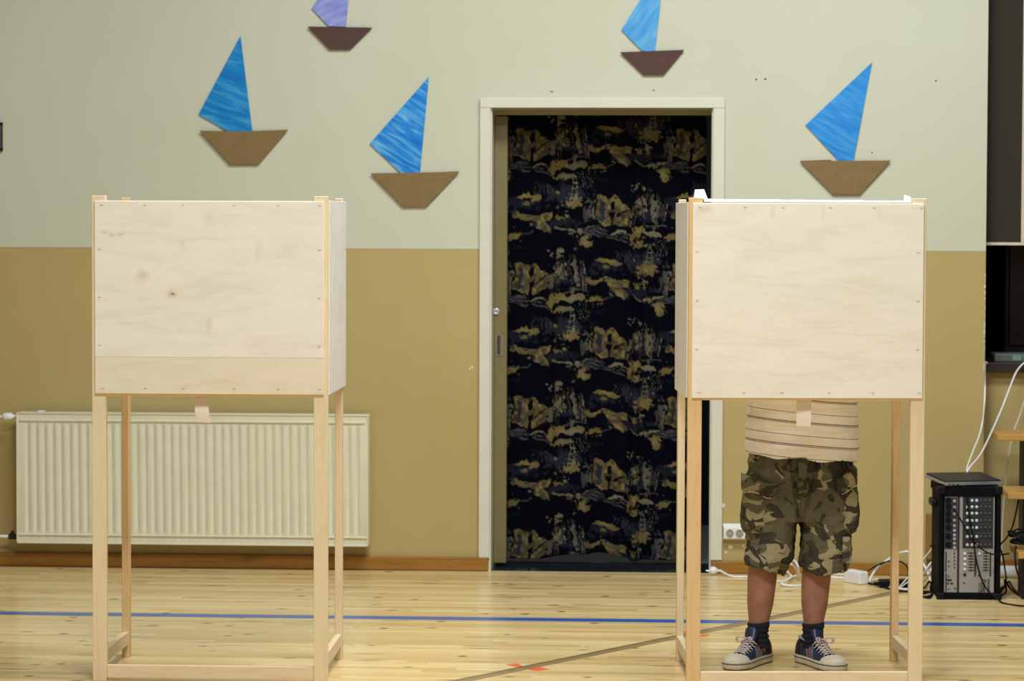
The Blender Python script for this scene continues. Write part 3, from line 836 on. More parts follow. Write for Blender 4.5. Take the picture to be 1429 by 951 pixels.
def tape_strip(b, px0, px1, y0, y1, lean, label, PBz):
    Y = b.location.y + .04 + math.sin(b.rotation_euler.z) * .35
    p, q = wall_point(px0, y0, Y), wall_point(px1, y0, Y); zt = b.location.z + PBz - .0085
    h = zt - wall_point(px0, y1, Y).z
    bm = BM(); w2 = (q.x - p.x)
    rings = []
    for k in range(9):
        f = k / 8; dx = lean * (f ** 1.5) * .05; y = -.012 * math.sin(f * 2.2) * (1 if lean else .4)
        z = -h * f
        rings.append([Vector((dx, y, z)), Vector((dx + w2 * (1 - .05 * f), y - .003 * f, z - .003 * f * (1 if lean else 0))), Vector((dx + w2 * (1 - .05 * f), y - .003 * f + .0006, z - .003 * f * (1 if lean else 0))), Vector((dx, y + .0006, z))])
    ring_loft(bm, rings)
    o = obj('tape_strip', flip_out(bm), 'tape', None, False, (p.x, Y, zt))
    return tag(o, label, 'tape')


tape_strip(bl, 271, 291, 552, 589, 0.22, 'curled strip of pale tape hanging under the left booth panel', .9745)
tape_strip(brt, 1111.5, 1132.5, 556, 595, 0.0, 'straight strip of pale tape hanging under the right booth panel, before the striped shirt', .967)

# white paper laid over the right booth's front top edge, with turned-up ends
ca, sa = math.cos(.0831), math.sin(.0831)
PR = thing('paper_sheet', 'white paper folded along the top edge of the right booth panel with turned-up ends', 'paper', brt.location, .0831)
bm = BM(); n = 40; rows = []
for k in range(n + 1):
    f = k / n; x = .050 + f * (.748 - .050)
    wob = .0022 * math.sin(f * 15) + .0014 * math.sin(f * 31 + 1)
    z0 = 1.6265
    rows.append([Vector((x, .002, z0)), Vector((x, .003, z0 + .0095 - f * .004 + abs(wob) * .4)), Vector((x, .10, z0 + .010 - f * .004)), Vector((x, .10, z0 + .009 - f * .004)), Vector((x, .0045, z0 + .0085 - f * .004))])
ring_loft(bm, rows); obj('sheet', flip_out(bm), 'paper', PR)
bm = BM(); prism(bm, [Vector((.018, .03, 1.642)), Vector((.066, .03, 1.634)), Vector((.053, .034, 1.669)), Vector((.022, .034, 1.668))], (0, .0012, 0)); obj('turned_end', bm, 'paper', PR)
bm = BM(); prism(bm, [Vector((.727, .03, 1.634)), Vector((.752, .03, 1.634)), Vector((.751, .033, 1.646)), Vector((.729, .033, 1.653))], (0, .0012, 0)); obj('turned_end', bm, 'paper', PR)

# ------------------------------------------------------------------ wall socket, cables, boxes
a, b = wall_point(1008.5, 731, 0), wall_point(1041.5, 754, 0)
so = thing('power_socket', 'white double socket on the tan wall beside the door frame', 'socket', ((a.x + b.x) / 2, 0, (a.z + b.z) / 2))
hw, hh = (b.x - a.x) / 2, (a.z - b.z) / 2
bm = BM(); box(bm, -hw, hw, -.036, -.0005, -hh, hh)
for v in bm.verts:
    if v.co.y < -.02: v.co.x *= .90; v.co.z = v.co.z * .62 - .004
obj('housing', bm, 'white_plastic', so)
for s_ in (-1, 1):
    bm = BM(); lathe(bm, [(.0175, 0), (.0175, .0025), (.0150, .0025), (.0146, .0004), (.001, .0004)], (s_ * .021, -.036, -.004), (0, -1, 0), 22)
    f_ = obj('socket_face', flip_out(bm), 'socket_grey', so)
    bm = BM()
    for dx in (-.0065, .0065): cyl(bm, (s_ * .021 + dx, -.0352, -.004), (0, -1, 0), .0021, .0010, 10)
    box(bm, s_ * .021 - .003, s_ * .021 + .003, -.0372, -.0352, -.004 + .0105, -.004 + .0135); box(bm, s_ * .021 - .003, s_ * .021 + .003, -.0372, -.0352, -.004 - .0135, -.004 - .0105)
    obj('contacts', flip_out(bm), 'contact_grey', f_)


def cable(label, pts, r, mat, cat='cable', group=None, n=8, name='cable'):
    bm = BM(); P = spline(pts, n); tube(bm, P, r, 8)
    o = obj(name, flip_out(bm), mat, None, True); return tag(o, label, cat, group)


fp = lambda px, py, z=.005: floor_point(px, py, z)
wp = wall_point
plug = thing('plug', 'round white plug at the left end of the white floor cable by the door frame', 'plug', fp(996, 803, 0))
bm = BM(); lathe(bm, [(.003, -.018), (.014, -.017), (.0185, -.010), (.0185, .004), (.014, .012), (.007, .016), (.006, .034)], (0, 0, .019), (1, -.1, 0), 20); obj('body', flip_out(bm), 'white_plastic', plug, True)
bm = BM(); cyl(bm, (-.018, .008, .019), (-1, .1, 0), .0022, .016, 8); cyl(bm, (-.018, -.010, .019), (-1, .1, 0), .0022, .016, 8); obj('pins', flip_out(bm), 'chrome', plug)
pq = plug.location
cable('white cable running along the floor from the plug, looping behind the legs', [pq + Vector((.032, -.003, .018)), fp(1022, 805), fp(1045, 806), fp(1078, 812), fp(1094, 810, .006), fp(1112, 803, .012), wp(1114, 792, -.32), wp(1108, 783, -.26), wp(1096, 784, -.2), wp(1098, 797, -.2), wp(1104, 806, -.3),
       fp(1090, 815, .012), fp(1110, 818, .005), fp(1140, 815, .006), fp(1152, 810, .006), fp(1148, 805, .012), fp(1132, 803, .006), fp(1160, 806), fp(1184, 808)], .0052, 'white_plastic')
cable('second white cable looped on the floor behind the person\'s legs', [fp(1076, 806, .006), wp(1090, 797, -.3), wp(1105, 788, -.26), fp(1120, 804, .006), fp(1150, 801), fp(1188, 803, .006)], .0048, 'white_plastic')
q = fp(1200, 816, 0)
ab = thing('power_adapter', 'white box adapter lying on the floor right of the person', 'adapter', q, .60)
obj('case', nbox(-.018, .030, -.02, .09, .0005, .056, .005), 'white_plastic', ab); obj('end_cap', nbox(-.014, .026, .09, .097, .008, .048, .003), 'white_plastic', ab)
cable('white cable arching over the floor behind the right booth leg', [fp(1213, 812, .02), wp(1222, 796, -.3), wp(1243, 779, -.25), wp(1258, 771.5, -.2), wp(1272, 772, -.2), wp(1290, 790, -.25), fp(1300, 815)], .0052, 'white_plastic')
cable('white cable lying flat under the black adapter', [fp(1226, 809, .008), fp(1212, 812, .006), fp(1222, 816, .005), fp(1243, 820, .005), fp(1262, 823, .006), fp(1280, 822)], .0052, 'white_plastic')
cable('thin pale cable rising from the floor to the mixer case', [fp(1254, 821, .004), wp(1268, 805, -.45), wp(1285, 785, -.42), wp(1303, 763, -.40)], .0026, 'white_plastic')
cable('thin pale cable beside the mixer case, lower of two', [fp(1255, 822, .004), wp(1272, 809, -.5), wp(1288, 800, -.45), wp(1305, 792, -.42)], .0026, 'white_plastic')
cable('folded white cable leaning on the left side of the mixer case', [fp(1280, 818, .006), wp(1292, 797, -.5), wp(1299, 786, -.5), wp(1301, 790, -.5), wp(1296, 803, -.5), fp(1286, 816)], .0045, 'white_plastic')
bb = thing('power_brick', 'black power brick among the cables behind the right booth leg', 'adapter', fp(1246, 820, 0), .1)
obj('case', nbox(-.06, .075, -.035, .03, .0005, .034, .006), 'black_plastic', bb); obj('strain_relief', nbox(-.085, -.06, -.01, .006, .008, .022, .003), 'black_plastic', bb)
cable('black cable arching above the black power brick', [fp(1205, 802, .004), wp(1218, 793, -.3), wp(1232, 786, -.28), wp(1247, 783, -.28), wp(1260, 786, -.3), wp(1267, 795, -.35), fp(1266, 812)], .0034, 'black_rubber')
cable('black cable on the floor in front of the power brick', [fp(1205, 813), fp(1225, 817), fp(1240, 822), fp(1262, 826), fp(1290, 826), fp(1301, 828), fp(1297, 832), fp(1286, 833), fp(1270, 828)], .004, 'black_rubber')
cable('black cable curled beside the lower left of the mixer case', [fp(1276, 820), fp(1290, 821), wp(1297, 812, -.6), fp(1302, 823), fp(1292, 828), fp(1282, 830), fp(1296, 835), fp(1301, 830)], .004, 'black_rubber')

# wooden block on the wall behind the mixer
a, b = wp(1293, 718, -.04), wp(1312, 781, -.04)
wbk = thing('wooden_block', 'small brown wooden block fixed to the wall behind the mixer case', 'block', (a.x, 0, b.z))
obj('board', nbox(0, b.x - a.x, -.04, -.0005, 0, a.z - b.z, .002), 'block', wbk)
bm = BM(); cyl(bm, (.02, -.04, .06), (0, -1, 0), .004, .002, 10); obj('screw', flip_out(bm), 'ink', wbk)

# ------------------------------------------------------------------ powered mixer standing on its end
AY = -.80
a, b = wp(1310.5, 680, AY), wp(1396, 838, AY); AW = b.x - a.x; AH = a.z; ADp = .27
mx = thing('powered_mixer', 'black cased powered audio mixer stood on end on the floor at the right', 'audio mixer', (a.x, AY, 0), 0.02)
bm = BM(); t_ = .018
box(bm, 0, t_, 0.0, ADp, .004, AH, .003); box(bm, AW - t_, AW, 0, ADp, .004, AH, .003); box(bm, t_, AW - t_, 0, ADp, .004, .03, .002); box(bm, t_, AW - t_, 0, ADp, AH - .04, AH, .002); box(bm, t_, AW - t_, .03, ADp - .002, .03, AH - .04)
obj('case', bm, 'black_vinyl', mx)
for (x, z) in ((0, 0), (AW, 0), (0, AH), (AW, AH)):
    for y in (0, ADp):
        obj('corner_guard', nbox(x - (.006 if x == 0 else .028), x + (.028 if x == 0 else .006), y - (.007 if y == 0 else .02), y + (.02 if y == 0 else .005), max(0.0, z - (.03 if z else 0)), z + (.004 if z else .028), .005), 'black_plastic', mx)
obj('handle', nbox(-.022, -.001, .06, .20, AH - .09, AH - .06, .006), 'black_plastic', mx)
FX0, FX1, FZ0, FZ1 = wp(1318, 800, AY).x - a.x, wp(1387.5, 800, AY).x - a.x, wp(1350, 831, AY).z, wp(1350, 691, AY).z
obj('control_panel', nbox(FX0, FX1, .004, .031, FZ0, FZ1, .001), 'panel_grey', mx)
mp = lambda px, py: (wp(px, py, AY).x - a.x, wp(px, py, AY).z)
def rect(px0, py0, px1, py1, y0, y1, bm):
    x0, z1 = mp(px0, py0); x1, z0 = mp(px1, py1); box(bm, x0, x1, y0, y1, z0, z1); return bm
jp = obj('jack_strip', rect(1319, 695, 1335.5, 766.5, .002, .0045, BM()), 'panel_dark', mx)
kp = obj('knob_field', rect(1344, 694, 1386, 766, .002, .0045, BM()), 'panel_dark', mx)
bm = BM(); rect(1336.8, 692, 1338.3, 830, .0025, .0045, bm); obj('panel_seam', bm, 'ink', mx)
jy = [699, 708, 717.5, 727, 737, 749, 761]
bm = BM()
for y in jy:
    x, z = mp(1323.5, y); lathe(bm, [(.0125, 0), (.0125, .003), (.010, .003), (.0095, .0005), (.001, .0005)], (x, .002, z), (0, -1, 0), 16)
o = obj('input_sockets', flip_out(bm), 'black_plastic', jp); o['kind'] = 'stuff'
bm = BM()
for y in (699.5, 708.5, 717.5, 726.5, 734, 740.5, 747, 752.5, 758.5, 764.5):
    x, z = mp(1332, y); lathe(bm, [(.0062, 0), (.0062, .004), (.0036, .004), (.003, .001), (.001, .001)], (x, .002, z), (0, -1, 0), 12)
o = obj('jack_nuts', flip_out(bm), 'chrome', jp); o['kind'] = 'stuff'
kl, kd_, ln = BM(), BM(), BM()
for r, y in enumerate((699, 708, 717, 727, 737, 749.5, 761)):
    for c_, px in enumerate((1350, 1356.5, 1363, 1369, 1375.5, 1381.5)):
        x, z = mp(px, y); bmx = kl if c_ < 3 and not (r == 0 and c_ == 0) else kd_
        lathe(bmx, [(.0068, 0), (.0062, .008), (.0045, .010), (.001, .0102)] if c_ < 3 else [(.0056, 0), (.0052, .007), (.001, .0075)], (x, .002, z), (0, -1, 0), 12)
    if r: rect(1344.5, y - 5.4, 1385.5, y - 4.9, .0012, .0025, ln)
for bmx, nm, mt in ((kl, 'light_knobs', 'knob_light'), (kd_, 'dark_knobs', 'knob_dark')):
    o = obj(nm, flip_out(bmx), mt, kp, True); o['kind'] = 'stuff'
o = obj('row_lines', ln, 'panel_grey', kp); o['kind'] = 'stuff'
bm = BM()
for x0, x1 in ((1351, 1359.5), (1372, 1380.5)):
    for k in range(7): rect(x0, 772 + k * 4.0, x1, 773.3 + k * 4.0, .0025, .0045, bm)
    rect((x0 + x1) / 2 - .25, 771, (x0 + x1) / 2 + .25, 799, .003, .0045, bm)
o = obj('fader_slots', bm, 'ink', mx); o['kind'] = 'stuff'
bm = BM(); rect(1360.3, 772, 1362.2, 805, .0025, .0045, bm); rect(1381.5, 772, 1383.2, 805, .0025, .0045, bm); rect(1319.5, 770, 1321, 799, .0025, .0045, bm); rect(1319.5, 801, 1321, 829, .0025, .0045, bm)
o = obj('legend_bars', bm, 'ink', mx); o['kind'] = 'stuff'
bm = BM()
for px, py in ((1346.5, 773), (1346.5, 780.5), (1346.5, 788), (1346.5, 795), (1367, 773)):
    x, z = mp(px, py); lathe(bm, [(.0055, 0), (.0055, .004), (.001, .0045)], (x, .003, z), (0, -1, 0), 10)
o = obj('push_buttons', flip_out(bm), 'white_plastic', mx); o['kind'] = 'stuff'
bm = BM()
for px, py, w2, h2 in [(1346.5, 803, 2, 2), (1367, 804, 1.5, 1.5), (1345.5, 814.5, 1.3, .8), (1324, 784, 1, 1), (1324, 791, 1, 1), (1324, 805, 1, 1), (1332, 773, 1, 1), (1332, 778, 1, 1), (1332, 783, 1, 1), (1332, 788, 1, 1), (1332, 793, 1, 1),
                       (1323, 810, 1.3, 1.3), (1325, 810.5, 1, 1.2), (1323, 815, 1.2, 1.2), (1327, 810, 1.2, 1.2), (1329, 815, 1.2, 1.2), (1327, 815, 1, 1), (1324, 823, 1, 1), (1333, 822, 1.3, .8), (1345.5, 829, 1, .6)]:
    rect(px - w2, py - h2, px + w2, py + h2, .0025, .0045, bm)
o = obj('small_controls', bm, 'ink', mx); o['kind'] = 'stuff'


def letters(name, txt, px, py, hpx, mat, parent, space=1.0, shear=0.0):
    """flat lettering reading downwards along the panel, top at pixel px,py"""
    cu = bpy.data.curves.new(name, 'FONT'); cu.body = txt; cu.size = hpx / 337 / .70; cu.extrude = .0004; cu.space_character = space; cu.shear = shear
    tmp = bpy.data.objects.new('tmp', cu); COL.objects.link(tmp)
    dg = bpy.context.evaluated_depsgraph_get(); dg.update()
    b_ = BM(); b_.from_mesh(tmp.evaluated_get(dg).to_mesh()); bpy.data.objects.remove(tmp)
    x, z = mp(px, py)
    bmesh.ops.transform(b_, matrix=Matrix.Translation((x, .0026, z)) @ Matrix.Rotation(PI / 2, 4, 'Y') @ Matrix.Rotation(PI / 2, 4, 'X'), verts=b_.verts)
    return obj(name, b_, mat, parent)


letters('lettering', 'PHONIC', 1378, 808.5, 3.6, 'ink', mx)
letters('lettering', 'Power', 1371.5, 808.5, 5.2, 'ink', mx, .95, .25)
letters('lettering', 'HVTB', 1367.3, 814, 3.8, 'ink', mx)
bm = BM(); rect(1365.9, 815, 1366.3, 829, .0028, .0045, bm); obj('panel_line', bm, 'ink', mx)

# closed laptop on top of the mixer
q = floor_point(1322, 681, AH + .006)
lp = thing('laptop', 'closed small laptop with dark lid lying askew on the mixer case', 'laptop', (q.x, AY - .012, AH + .005), math.radians(22))
lp.rotation_euler = Euler((math.radians(6), math.radians(0.5), math.radians(22)))
obj('base', nbox(0, .258, 0, .185, 0, .013, .004), 'laptop_base', lp); obj('lid', nbox(.001, .257, .001, .184, .0135, .021, .003), 'lid', lp)
obj('lid_edge', nbox(0.0005, .2575, -.0006, .002, .0125, .0150), 'chrome', lp)
bm = BM()
for x in (.012, .03, .05): box(bm, x, x + .012, -.0008, .003, .003, .008)
o = obj('ports', bm, 'ink', lp); o['kind'] = 'stuff'
obj('rubber_foot', nbox(.02, .06, .15, .17, -.012, 0, .002), 'black_rubber', lp); obj('rubber_foot', nbox(.19, .23, .15, .17, -.012, 0, .002), 'black_rubber', lp)

cable('black cable plugged into the laptop, falling down the mixer front', [wp(1344, 679, AY - .03), wp(1346, 681, AY - .045), wp(1349, 691, AY - .03), wp(1352, 715, AY - .03), wp(1357, 745, AY - .03), wp(1363, 785, AY - .03), wp(1371, 812, AY - .03), wp(1380, 826, AY - .03), wp(1390, 834, AY - .04), fp(1400, 842, .004), fp(1425, 846, .004), fp(1450, 846, .004)], .0036, 'black_rubber')
cable('black cable from the mixer jack strip sagging to the cable coil', [wp(1331, 710, AY - .002), wp(1333, 713, AY - .025), wp(1343, 730, AY - .035), wp(1358, 755, AY - .035), wp(1375, 770, AY - .035), wp(1392, 775, AY - .02), wp(1408, 773, AY + .05)], .0034, 'black_rubber')
cable('black cable hanging behind the steps down to the mixer case', [wp(1422, 690, -.3), wp(1420, 705, -.3), wp(1413, 735, -.3), wp(1404, 752, -.3), wp(1396, 762, -.4), wp(1400, 780, -.5), fp(1404, 812, .006), fp(1396, 822, .005)], .0036, 'black_rubber')
cable('black cable crossing the floor by the white roll', [fp(1396, 826), fp(1402, 818), fp(1408, 812, .006), fp(1412, 818), fp(1420, 828), fp(1435, 834), fp(1460, 836)], .004, 'black_rubber')
cable('second black cable on the floor right of the mixer case', [fp(1396, 832), fp(1404, 826), wp(1402, 810, -.6), fp(1410, 822), fp(1424, 832), fp(1450, 838)], .004, 'black_rubber')
# coil of black cable lying on the lowest step
rng = random.Random(11); ck = thing('cable_coil', 'thick coil of black cable on the lowest step at the right edge', 'cable coil', wp(1430, 768, -.72))
for k in range(7):
    R_ = .046 + rng.random() * .028; tilt = rng.uniform(-.5, .5); ph = rng.random() * 6; P = []
    for i in range(33):
        th = 2 * PI * i / 32; P.append(Vector((R_ * math.cos(th), R_ * .7 * math.sin(th), .03 + k * .006 + R_ * tilt * math.sin(th + ph))))
    b_ = BM(); tube(b_, P, .0042, 7); obj('loop', flip_out(b_), 'black_rubber', ck, True)
b_ = BM(); tube(b_, spline([(-.05, -.12, .03), (-.055, -.14, -.02), (-.045, -.15, -.08), (-.01, -.15, -.13), (.06, -.14, -.15)], 8), .004, 7); obj('loose_end', flip_out(b_), 'black_rubber', ck, True)
# white roll
a, b = fp(1398, 811, 0), fp(1470, 815, 0)
wr = thing('paper_roll', 'white roll lying on the floor behind the cables by the steps', 'roll', ((a.x + b.x) / 2, a.y + .12, 0))
L_ = (b.x - a.x) / 2; bm = BM(); tube(bm, [(-L_, 0, .026), (L_, -.02, .026)], .026, 20); obj('roll', flip_out(bm), 'paper', wr, True)
bm = BM(); cyl(bm, (-L_ - .0008, 0, .026), (1, 0, 0), .014, .01, 14); obj('core', flip_out(bm), 'lino_grey', wr)
# white cables hanging from the stage edge
cable('white cable hanging straight down the stage corner to the laptop', [wp(1378, 507.5, .1), wp(1375, 506, .09), wp(1374.5, 520, .05), wp(1374, 560, -.03), wp(1369, 600, -.05), wp(1356, 635, -.3), wp(1350, 652, -.5), wp(1350, 659, -.58), wp(1353, 668, -.5)], .0042, 'white_plastic')
cable('white cable swinging in a wide curve from the stage edge to the laptop', [wp(1440, 503, .12), wp(1429, 507, .09), wp(1418, 520, .05), wp(1408, 545, 0), wp(1397, 573, -.05), wp(1383, 605, -.2), wp(1368, 635, -.42), wp(1352, 655, -.56), wp(1352, 668, -.48)], .0042, 'white_plastic')
cable('thin pale cable hanging behind the steps', [wp(1432, 552, .1), wp(1423, 580, .1), wp(1412, 612, .08), wp(1404, 665, .06), wp(1400, 715, .05), wp(1398, 757, .05), wp(1398, 785, .05)], .0026, 'white_plastic')

# ------------------------------------------------------------------ the person
PX, PY = floor_point(1094, 919).x, -2.56
per = thing('person', 'person in striped t-shirt, camouflage shorts and dark trainers standing behind the right booth', 'person', (PX, PY, 0), 0)
PS = 1 / 395.0                                        # metres per photo pixel at the person
lx = lambda px: (px - 1094) * PS                      # photo x to the person's own x
t = NT('skin'); n = t.noise(t.coord(), 22, 4)
M['skin'] = t.out(t.ramp(n, [(.3, lin((148, 100, 76))), (.7, lin((168, 118, 94)))]), .55, 0, .35)
t.b.inputs['Subsurface Weight'].default_value = .08; t.b.inputs['Subsurface Radius'].default_value = (.01, .004, .002)
# camouflage
def camo(name, off=(0, 0, 0)):
    t = NT(name); v = t.coord((1, .6, 1.35), loc=off)
    c = lin((90, 86, 67))
    n1 = t.noise(v, 11.5, 1.0, .4, .9); v2 = t.coord((1, .6, 1.3), loc=(3.1 + off[0], 1.7, 2.2 + off[2])); n2 = t.noise(v2, 12.0, 1.0, .4, 1.3); v3 = t.coord((1, .6, 1.3), loc=(7.7 + off[0], 4.1, 8.2)); n3 = t.noise(v3, 14, 1.2, .4, .8)
    col = t.mix(t.math('GREATER_THAN', n3, .53), c, lin((98, 93, 73)))
    col = t.mix(t.math('GREATER_THAN', n1, .548), col, lin((156, 147, 116)))
    col = t.mix(t.math('GREATER_THAN', n2, .535), col, lin((50, 46, 38)))
    fade = t.noise(t.coord((60, 60, 240)), 2, 3)
    col = t.mix(t.ramp(fade, [(.35, (0, 0, 0, 1)), (.8, (.22, .22, .22, 1))]), col, lin((150, 145, 125)))
    tw = t.noise(t.coord(), 420, 2); t.bump(tw, .25, .001)
    return t.out(col, .85, 0, .15)


M['camo'] = camo('camouflage_cotton'); M['camo2'] = camo('camouflage_cotton_pocket', (1.3, 0, .4))
t = NT('striped_jersey')
sp_ = t.n('ShaderNodeSeparateXYZ'); t.l(t.coord(), sp_.inputs[0])
zz = t.math('ADD', t.math('ADD', sp_.outputs['Z'], t.math('MULTIPLY', sp_.outputs['X'], .088)), t.math('MULTIPLY', t.noise(t.coord((1, 1, 1)), 6, 2), .006))
ph = t.math('FRACT', t.math('DIVIDE', t.math('SUBTRACT', zz, .7655), .0800))
def near(p_, w_):
    return t.math('LESS_THAN', t.math('ABSOLUTE', t.math('SUBTRACT', ph, p_)), w_)
base = t.mix(t.math('GREATER_THAN', t.noise(t.coord((2, 2, 30)), 3, 2), .52), lin((244, 240, 240)), lin((238, 231, 226)))
dk = lin((92, 80, 74))
for p_, w_ in ((.235, .014), (.295, .019), (.70, .012)): base = t.mix(near(p_, w_), base, dk)
t.bump(t.noise(t.coord(), 380, 2), .2, .001)
M['shirt'] = t.out(base, .85, 0, .15)
M['sock'] = plain('dark_sock', (22, 25, 36), .9, var=.2, scale=300)
M['shoe_navy'] = plain('shoe_navy', (38, 44, 74), .55, var=.15, scale=60)
M['shoe_dark'] = plain('shoe_dark', (26, 26, 36), .5, var=.15, scale=60)
M['shoe_toe'] = plain('shoe_toe_rubber', (228, 220, 196), .5, var=.08, scale=40)
M['shoe_sole'] = plain('shoe_sole_rubber', (216, 204, 180), .55, var=.12, scale=40)
M['outsole'] = plain('outsole_dark', (34, 28, 26), .7)
M['lace'] = plain('shoe_lace', (214, 200, 194), .8, var=.25, scale=200)
M['stripe_teal'] = plain('stripe_teal', (92, 126, 136), .5); M['stripe_red'] = plain('stripe_red', (172, 82, 72), .5)
M['lining'] = plain('shoe_lining', (160, 166, 176), .7)
M['hair'] = plain('brown_hair', (70, 50, 34), .6, var=.4, scale=150)
M['eye'] = plain('eye_white', (230, 226, 220), .2); M['iris'] = plain('iris', (60, 44, 30), .2); M['lips'] = plain('lips', (168, 98, 88), .5)


def nz(v, s, seed=0.0):
    return noise.noise(Vector((v.x * s[0] + seed, v.y * s[1] + seed * 1.3, v.z * s[2] - seed)))


def oval(c, rx, ry, n=28, sq=2.3, tiltx=0.0, rot=0.0):
    P = []
    for k in range(n):
        th = 2 * PI * k / n; cs, sn = math.cos(th), math.sin(th)
        x = rx * math.copysign(abs(cs) ** (2 / sq), cs); y = ry * math.copysign(abs(sn) ** (2 / sq), sn)
        x, y = x * math.cos(rot) - y * math.sin(rot), x * math.sin(rot) + y * math.cos(rot)
        P.append(Vector((c[0] + x, c[1] + y, c[2] + y * tiltx)))
    return P


SL, SR = -1, 1
ANK = {SL: lx(1056), SR: lx(1132)}; SHT = {SL: lx(1061.5), SR: lx(1136.5)}; KNE = {SL: lx(1068), SR: lx(1146)}; HPX = {SL: lx(1079), SR: lx(1151)}
TOE = {SL: math.radians(-29), SR: math.radians(28)}   # feet turned out
MID = lx(1114.5)
# body, one continuous surface
bm = BM()
for s_ in (SL, SR):
    P = [(ANK[s_], -.012, .02), (ANK[s_], -.012, .075), (ANK[s_] + .001, -.010, .13), (ANK[s_] * .5 + SHT[s_] * .5, .008, .21), (SHT[s_], .026, .30), (KNE[s_] * .3 + SHT[s_] * .7, .020, .36), (KNE[s_], .0, .43), (KNE[s_] * .6 + HPX[s_] * .4, .015, .54), (HPX[s_], .04, .70), (HPX[s_] * .8 + MID * .2, .05, .80)]
    rd = [.026, .028, .032, .047, .0525, .050, .052, .062, .078, .08]
    tube(bm, spline(P, 5), [rd[min(int(i / 5), 8)] * (1 - (i % 5) / 5) + rd[min(int(i / 5) + 1, 9)] * ((i % 5) / 5) for i in range(5 * 9 + 1)], 18)
    d = Vector((math.sin(TOE[s_]), -math.cos(TOE[s_]), 0))
    A_ = Vector((ANK[s_], -.012, .026)); tube(bm, [A_ - d * .045, A_ + d * .03, A_ + d * .10, A_ + d * .165], [.020, .022, .020, .014], 14, True, .7)
SH = Vector((MID, -.055, 1.235))                     # base of neck, leaning forward over the shelf
ring_loft(bm, [oval((MID, .045, .69), .150, .100), oval((MID, .045, .80), .163, .112), oval((MID, .035, .92), .150, .102), oval((MID, .01, 1.03), .158, .108), oval((MID, -.02, 1.12), .175, .112), oval((MID, -.04, 1.19), .172, .098), oval((MID, -.05, 1.235), .12, .075), oval((MID, -.058, 1.26), .06, .055)])
tube(bm, [(MID, -.05, 1.22), (MID, -.075, 1.28), (MID, -.10, 1.33)], [.06, .054, .056], 16)
HC = Vector((MID + .005, -.135, 1.405)); HR = Matrix.Rotation(math.radians(32), 3, 'X')   # head bowed
hd = lambda x, y, z: HC + HR @ Vector((x, y, z))
ellipsoid(bm, HC + HR @ Vector((0, .012, .018)), (.076, .096, .098), rot=HR); ellipsoid(bm, hd(0, -.03, -.045), (.058, .062, .070), rot=HR)
tube(bm, [hd(0, -.088, .015), hd(0, -.100, -.012), hd(0, -.108, -.028)], [.009, .012, .015], 12); ellipsoid(bm, hd(0, -.082, -.085), (.026, .02, .02), 14, 10, HR)
for s_ in (SL, SR):
    ellipsoid(bm, hd(s_ * .078, .01, -.008), (.010, .020, .032), 14, 10, HR); ellipsoid(bm, hd(s_ * .030, -.086, .022), (.022, .010, .008), 12, 8, HR)
    sh = Vector((MID + s_ * .175, -.045, 1.185)); el = Vector((MID + s_ * .225, -.115, 1.035)); wr_ = Vector((MID + s_ * .115, -.262, 1.022))
    tube(bm, [sh + Vector((-s_ * .06, 0, .0)), sh, sh.lerp(el, .5), el], [.05, .052, .046, .040], 16); tube(bm, [el, el.lerp(wr_, .35), wr_], [.041, .042, .028], 16)
    hdv = Vector((-s_ * .45, -.89, 0)).normalized(); sd = Vector((hdv.y * -1, hdv.x, 0)) * (1 if s_ > 0 else 1)
    pc_ = wr_ + hdv * .045 + Vector((0, 0, -.004))
    tube(bm, [wr_, wr_ + hdv * .035, wr_ + hdv * .085], [.027, .040, .042], 16, True, .42)
    for f_ in range(4):
        off = (f_ - 1.5) * .0205; Lf = (.066, .076, .071, .056)[f_ if s_ < 0 else f_]
        b0 = wr_ + hdv * .075 + sd * off; dirf = (hdv + sd * off * 1.5).normalized()
        tube(bm, [b0, b0 + dirf * Lf * .4 + Vector((0, 0, .006)), b0 + dirf * Lf * .75 + Vector((0, 0, -.002)), b0 + dirf * Lf + Vector((0, 0, -.014))], [.0095, .009, .0083, .0068], 10)
    ts = -s_; b0 = wr_ + hdv * .022 + sd * (.026 * (1 if s_ < 0 else -1))
    dt = (hdv * .75 + sd * (.75 * (1 if s_ < 0 else -1))).normalized()
    tube(bm, [b0, b0 + dt * .028, b0 + dt * .052 + Vector((0, 0, -.006)), b0 + dt * .068 + Vector((0, 0, -.012))], [.013, .0115, .0105, .0085], 10)
body = obj('body', union(bm, .0045, 4), 'skin', per, True)
for s_ in (SL, SR):
    e_ = obj('eye', ellipsoid(BM(), hd(s_ * .030, -.082, .010), (.012, .010, .008), 14, 10, HR), 'eye', per, True)
    obj('iris', ellipsoid(BM(), hd(s_ * .030, -.0905, .009), (.0052, .003, .0052), 12, 8, HR), 'iris', e_, True)
obj('mouth', ellipsoid(BM(), hd(0, -.091, -.056), (.022, .007, .006), 16, 10, HR), 'lips', per, True)
bm = BM(); ellipsoid(bm, HC + HR @ Vector((0, .02, .028)), (.084, .101, .101), 40, 28, HR)
inv = HR.inverted()
bmesh.ops.delete(bm, geom=[v for v in bm.verts if (inv @ (v.co - HC)).z < -.035 + (.07 if (inv @ (v.co - HC)).y < -.02 else 0) or ((inv @ (v.co - HC)).y < -.060 and (inv @ (v.co - HC)).z < .055)], context='VERTS')
for v in bm.verts: v.co += (v.co - HC).normalized() * (.004 * nz(v.co, (90, 90, 30)))
obj('hair', bm, 'hair', per, True).modifiers.new('thickness', 'SOLIDIFY').thickness = -.008

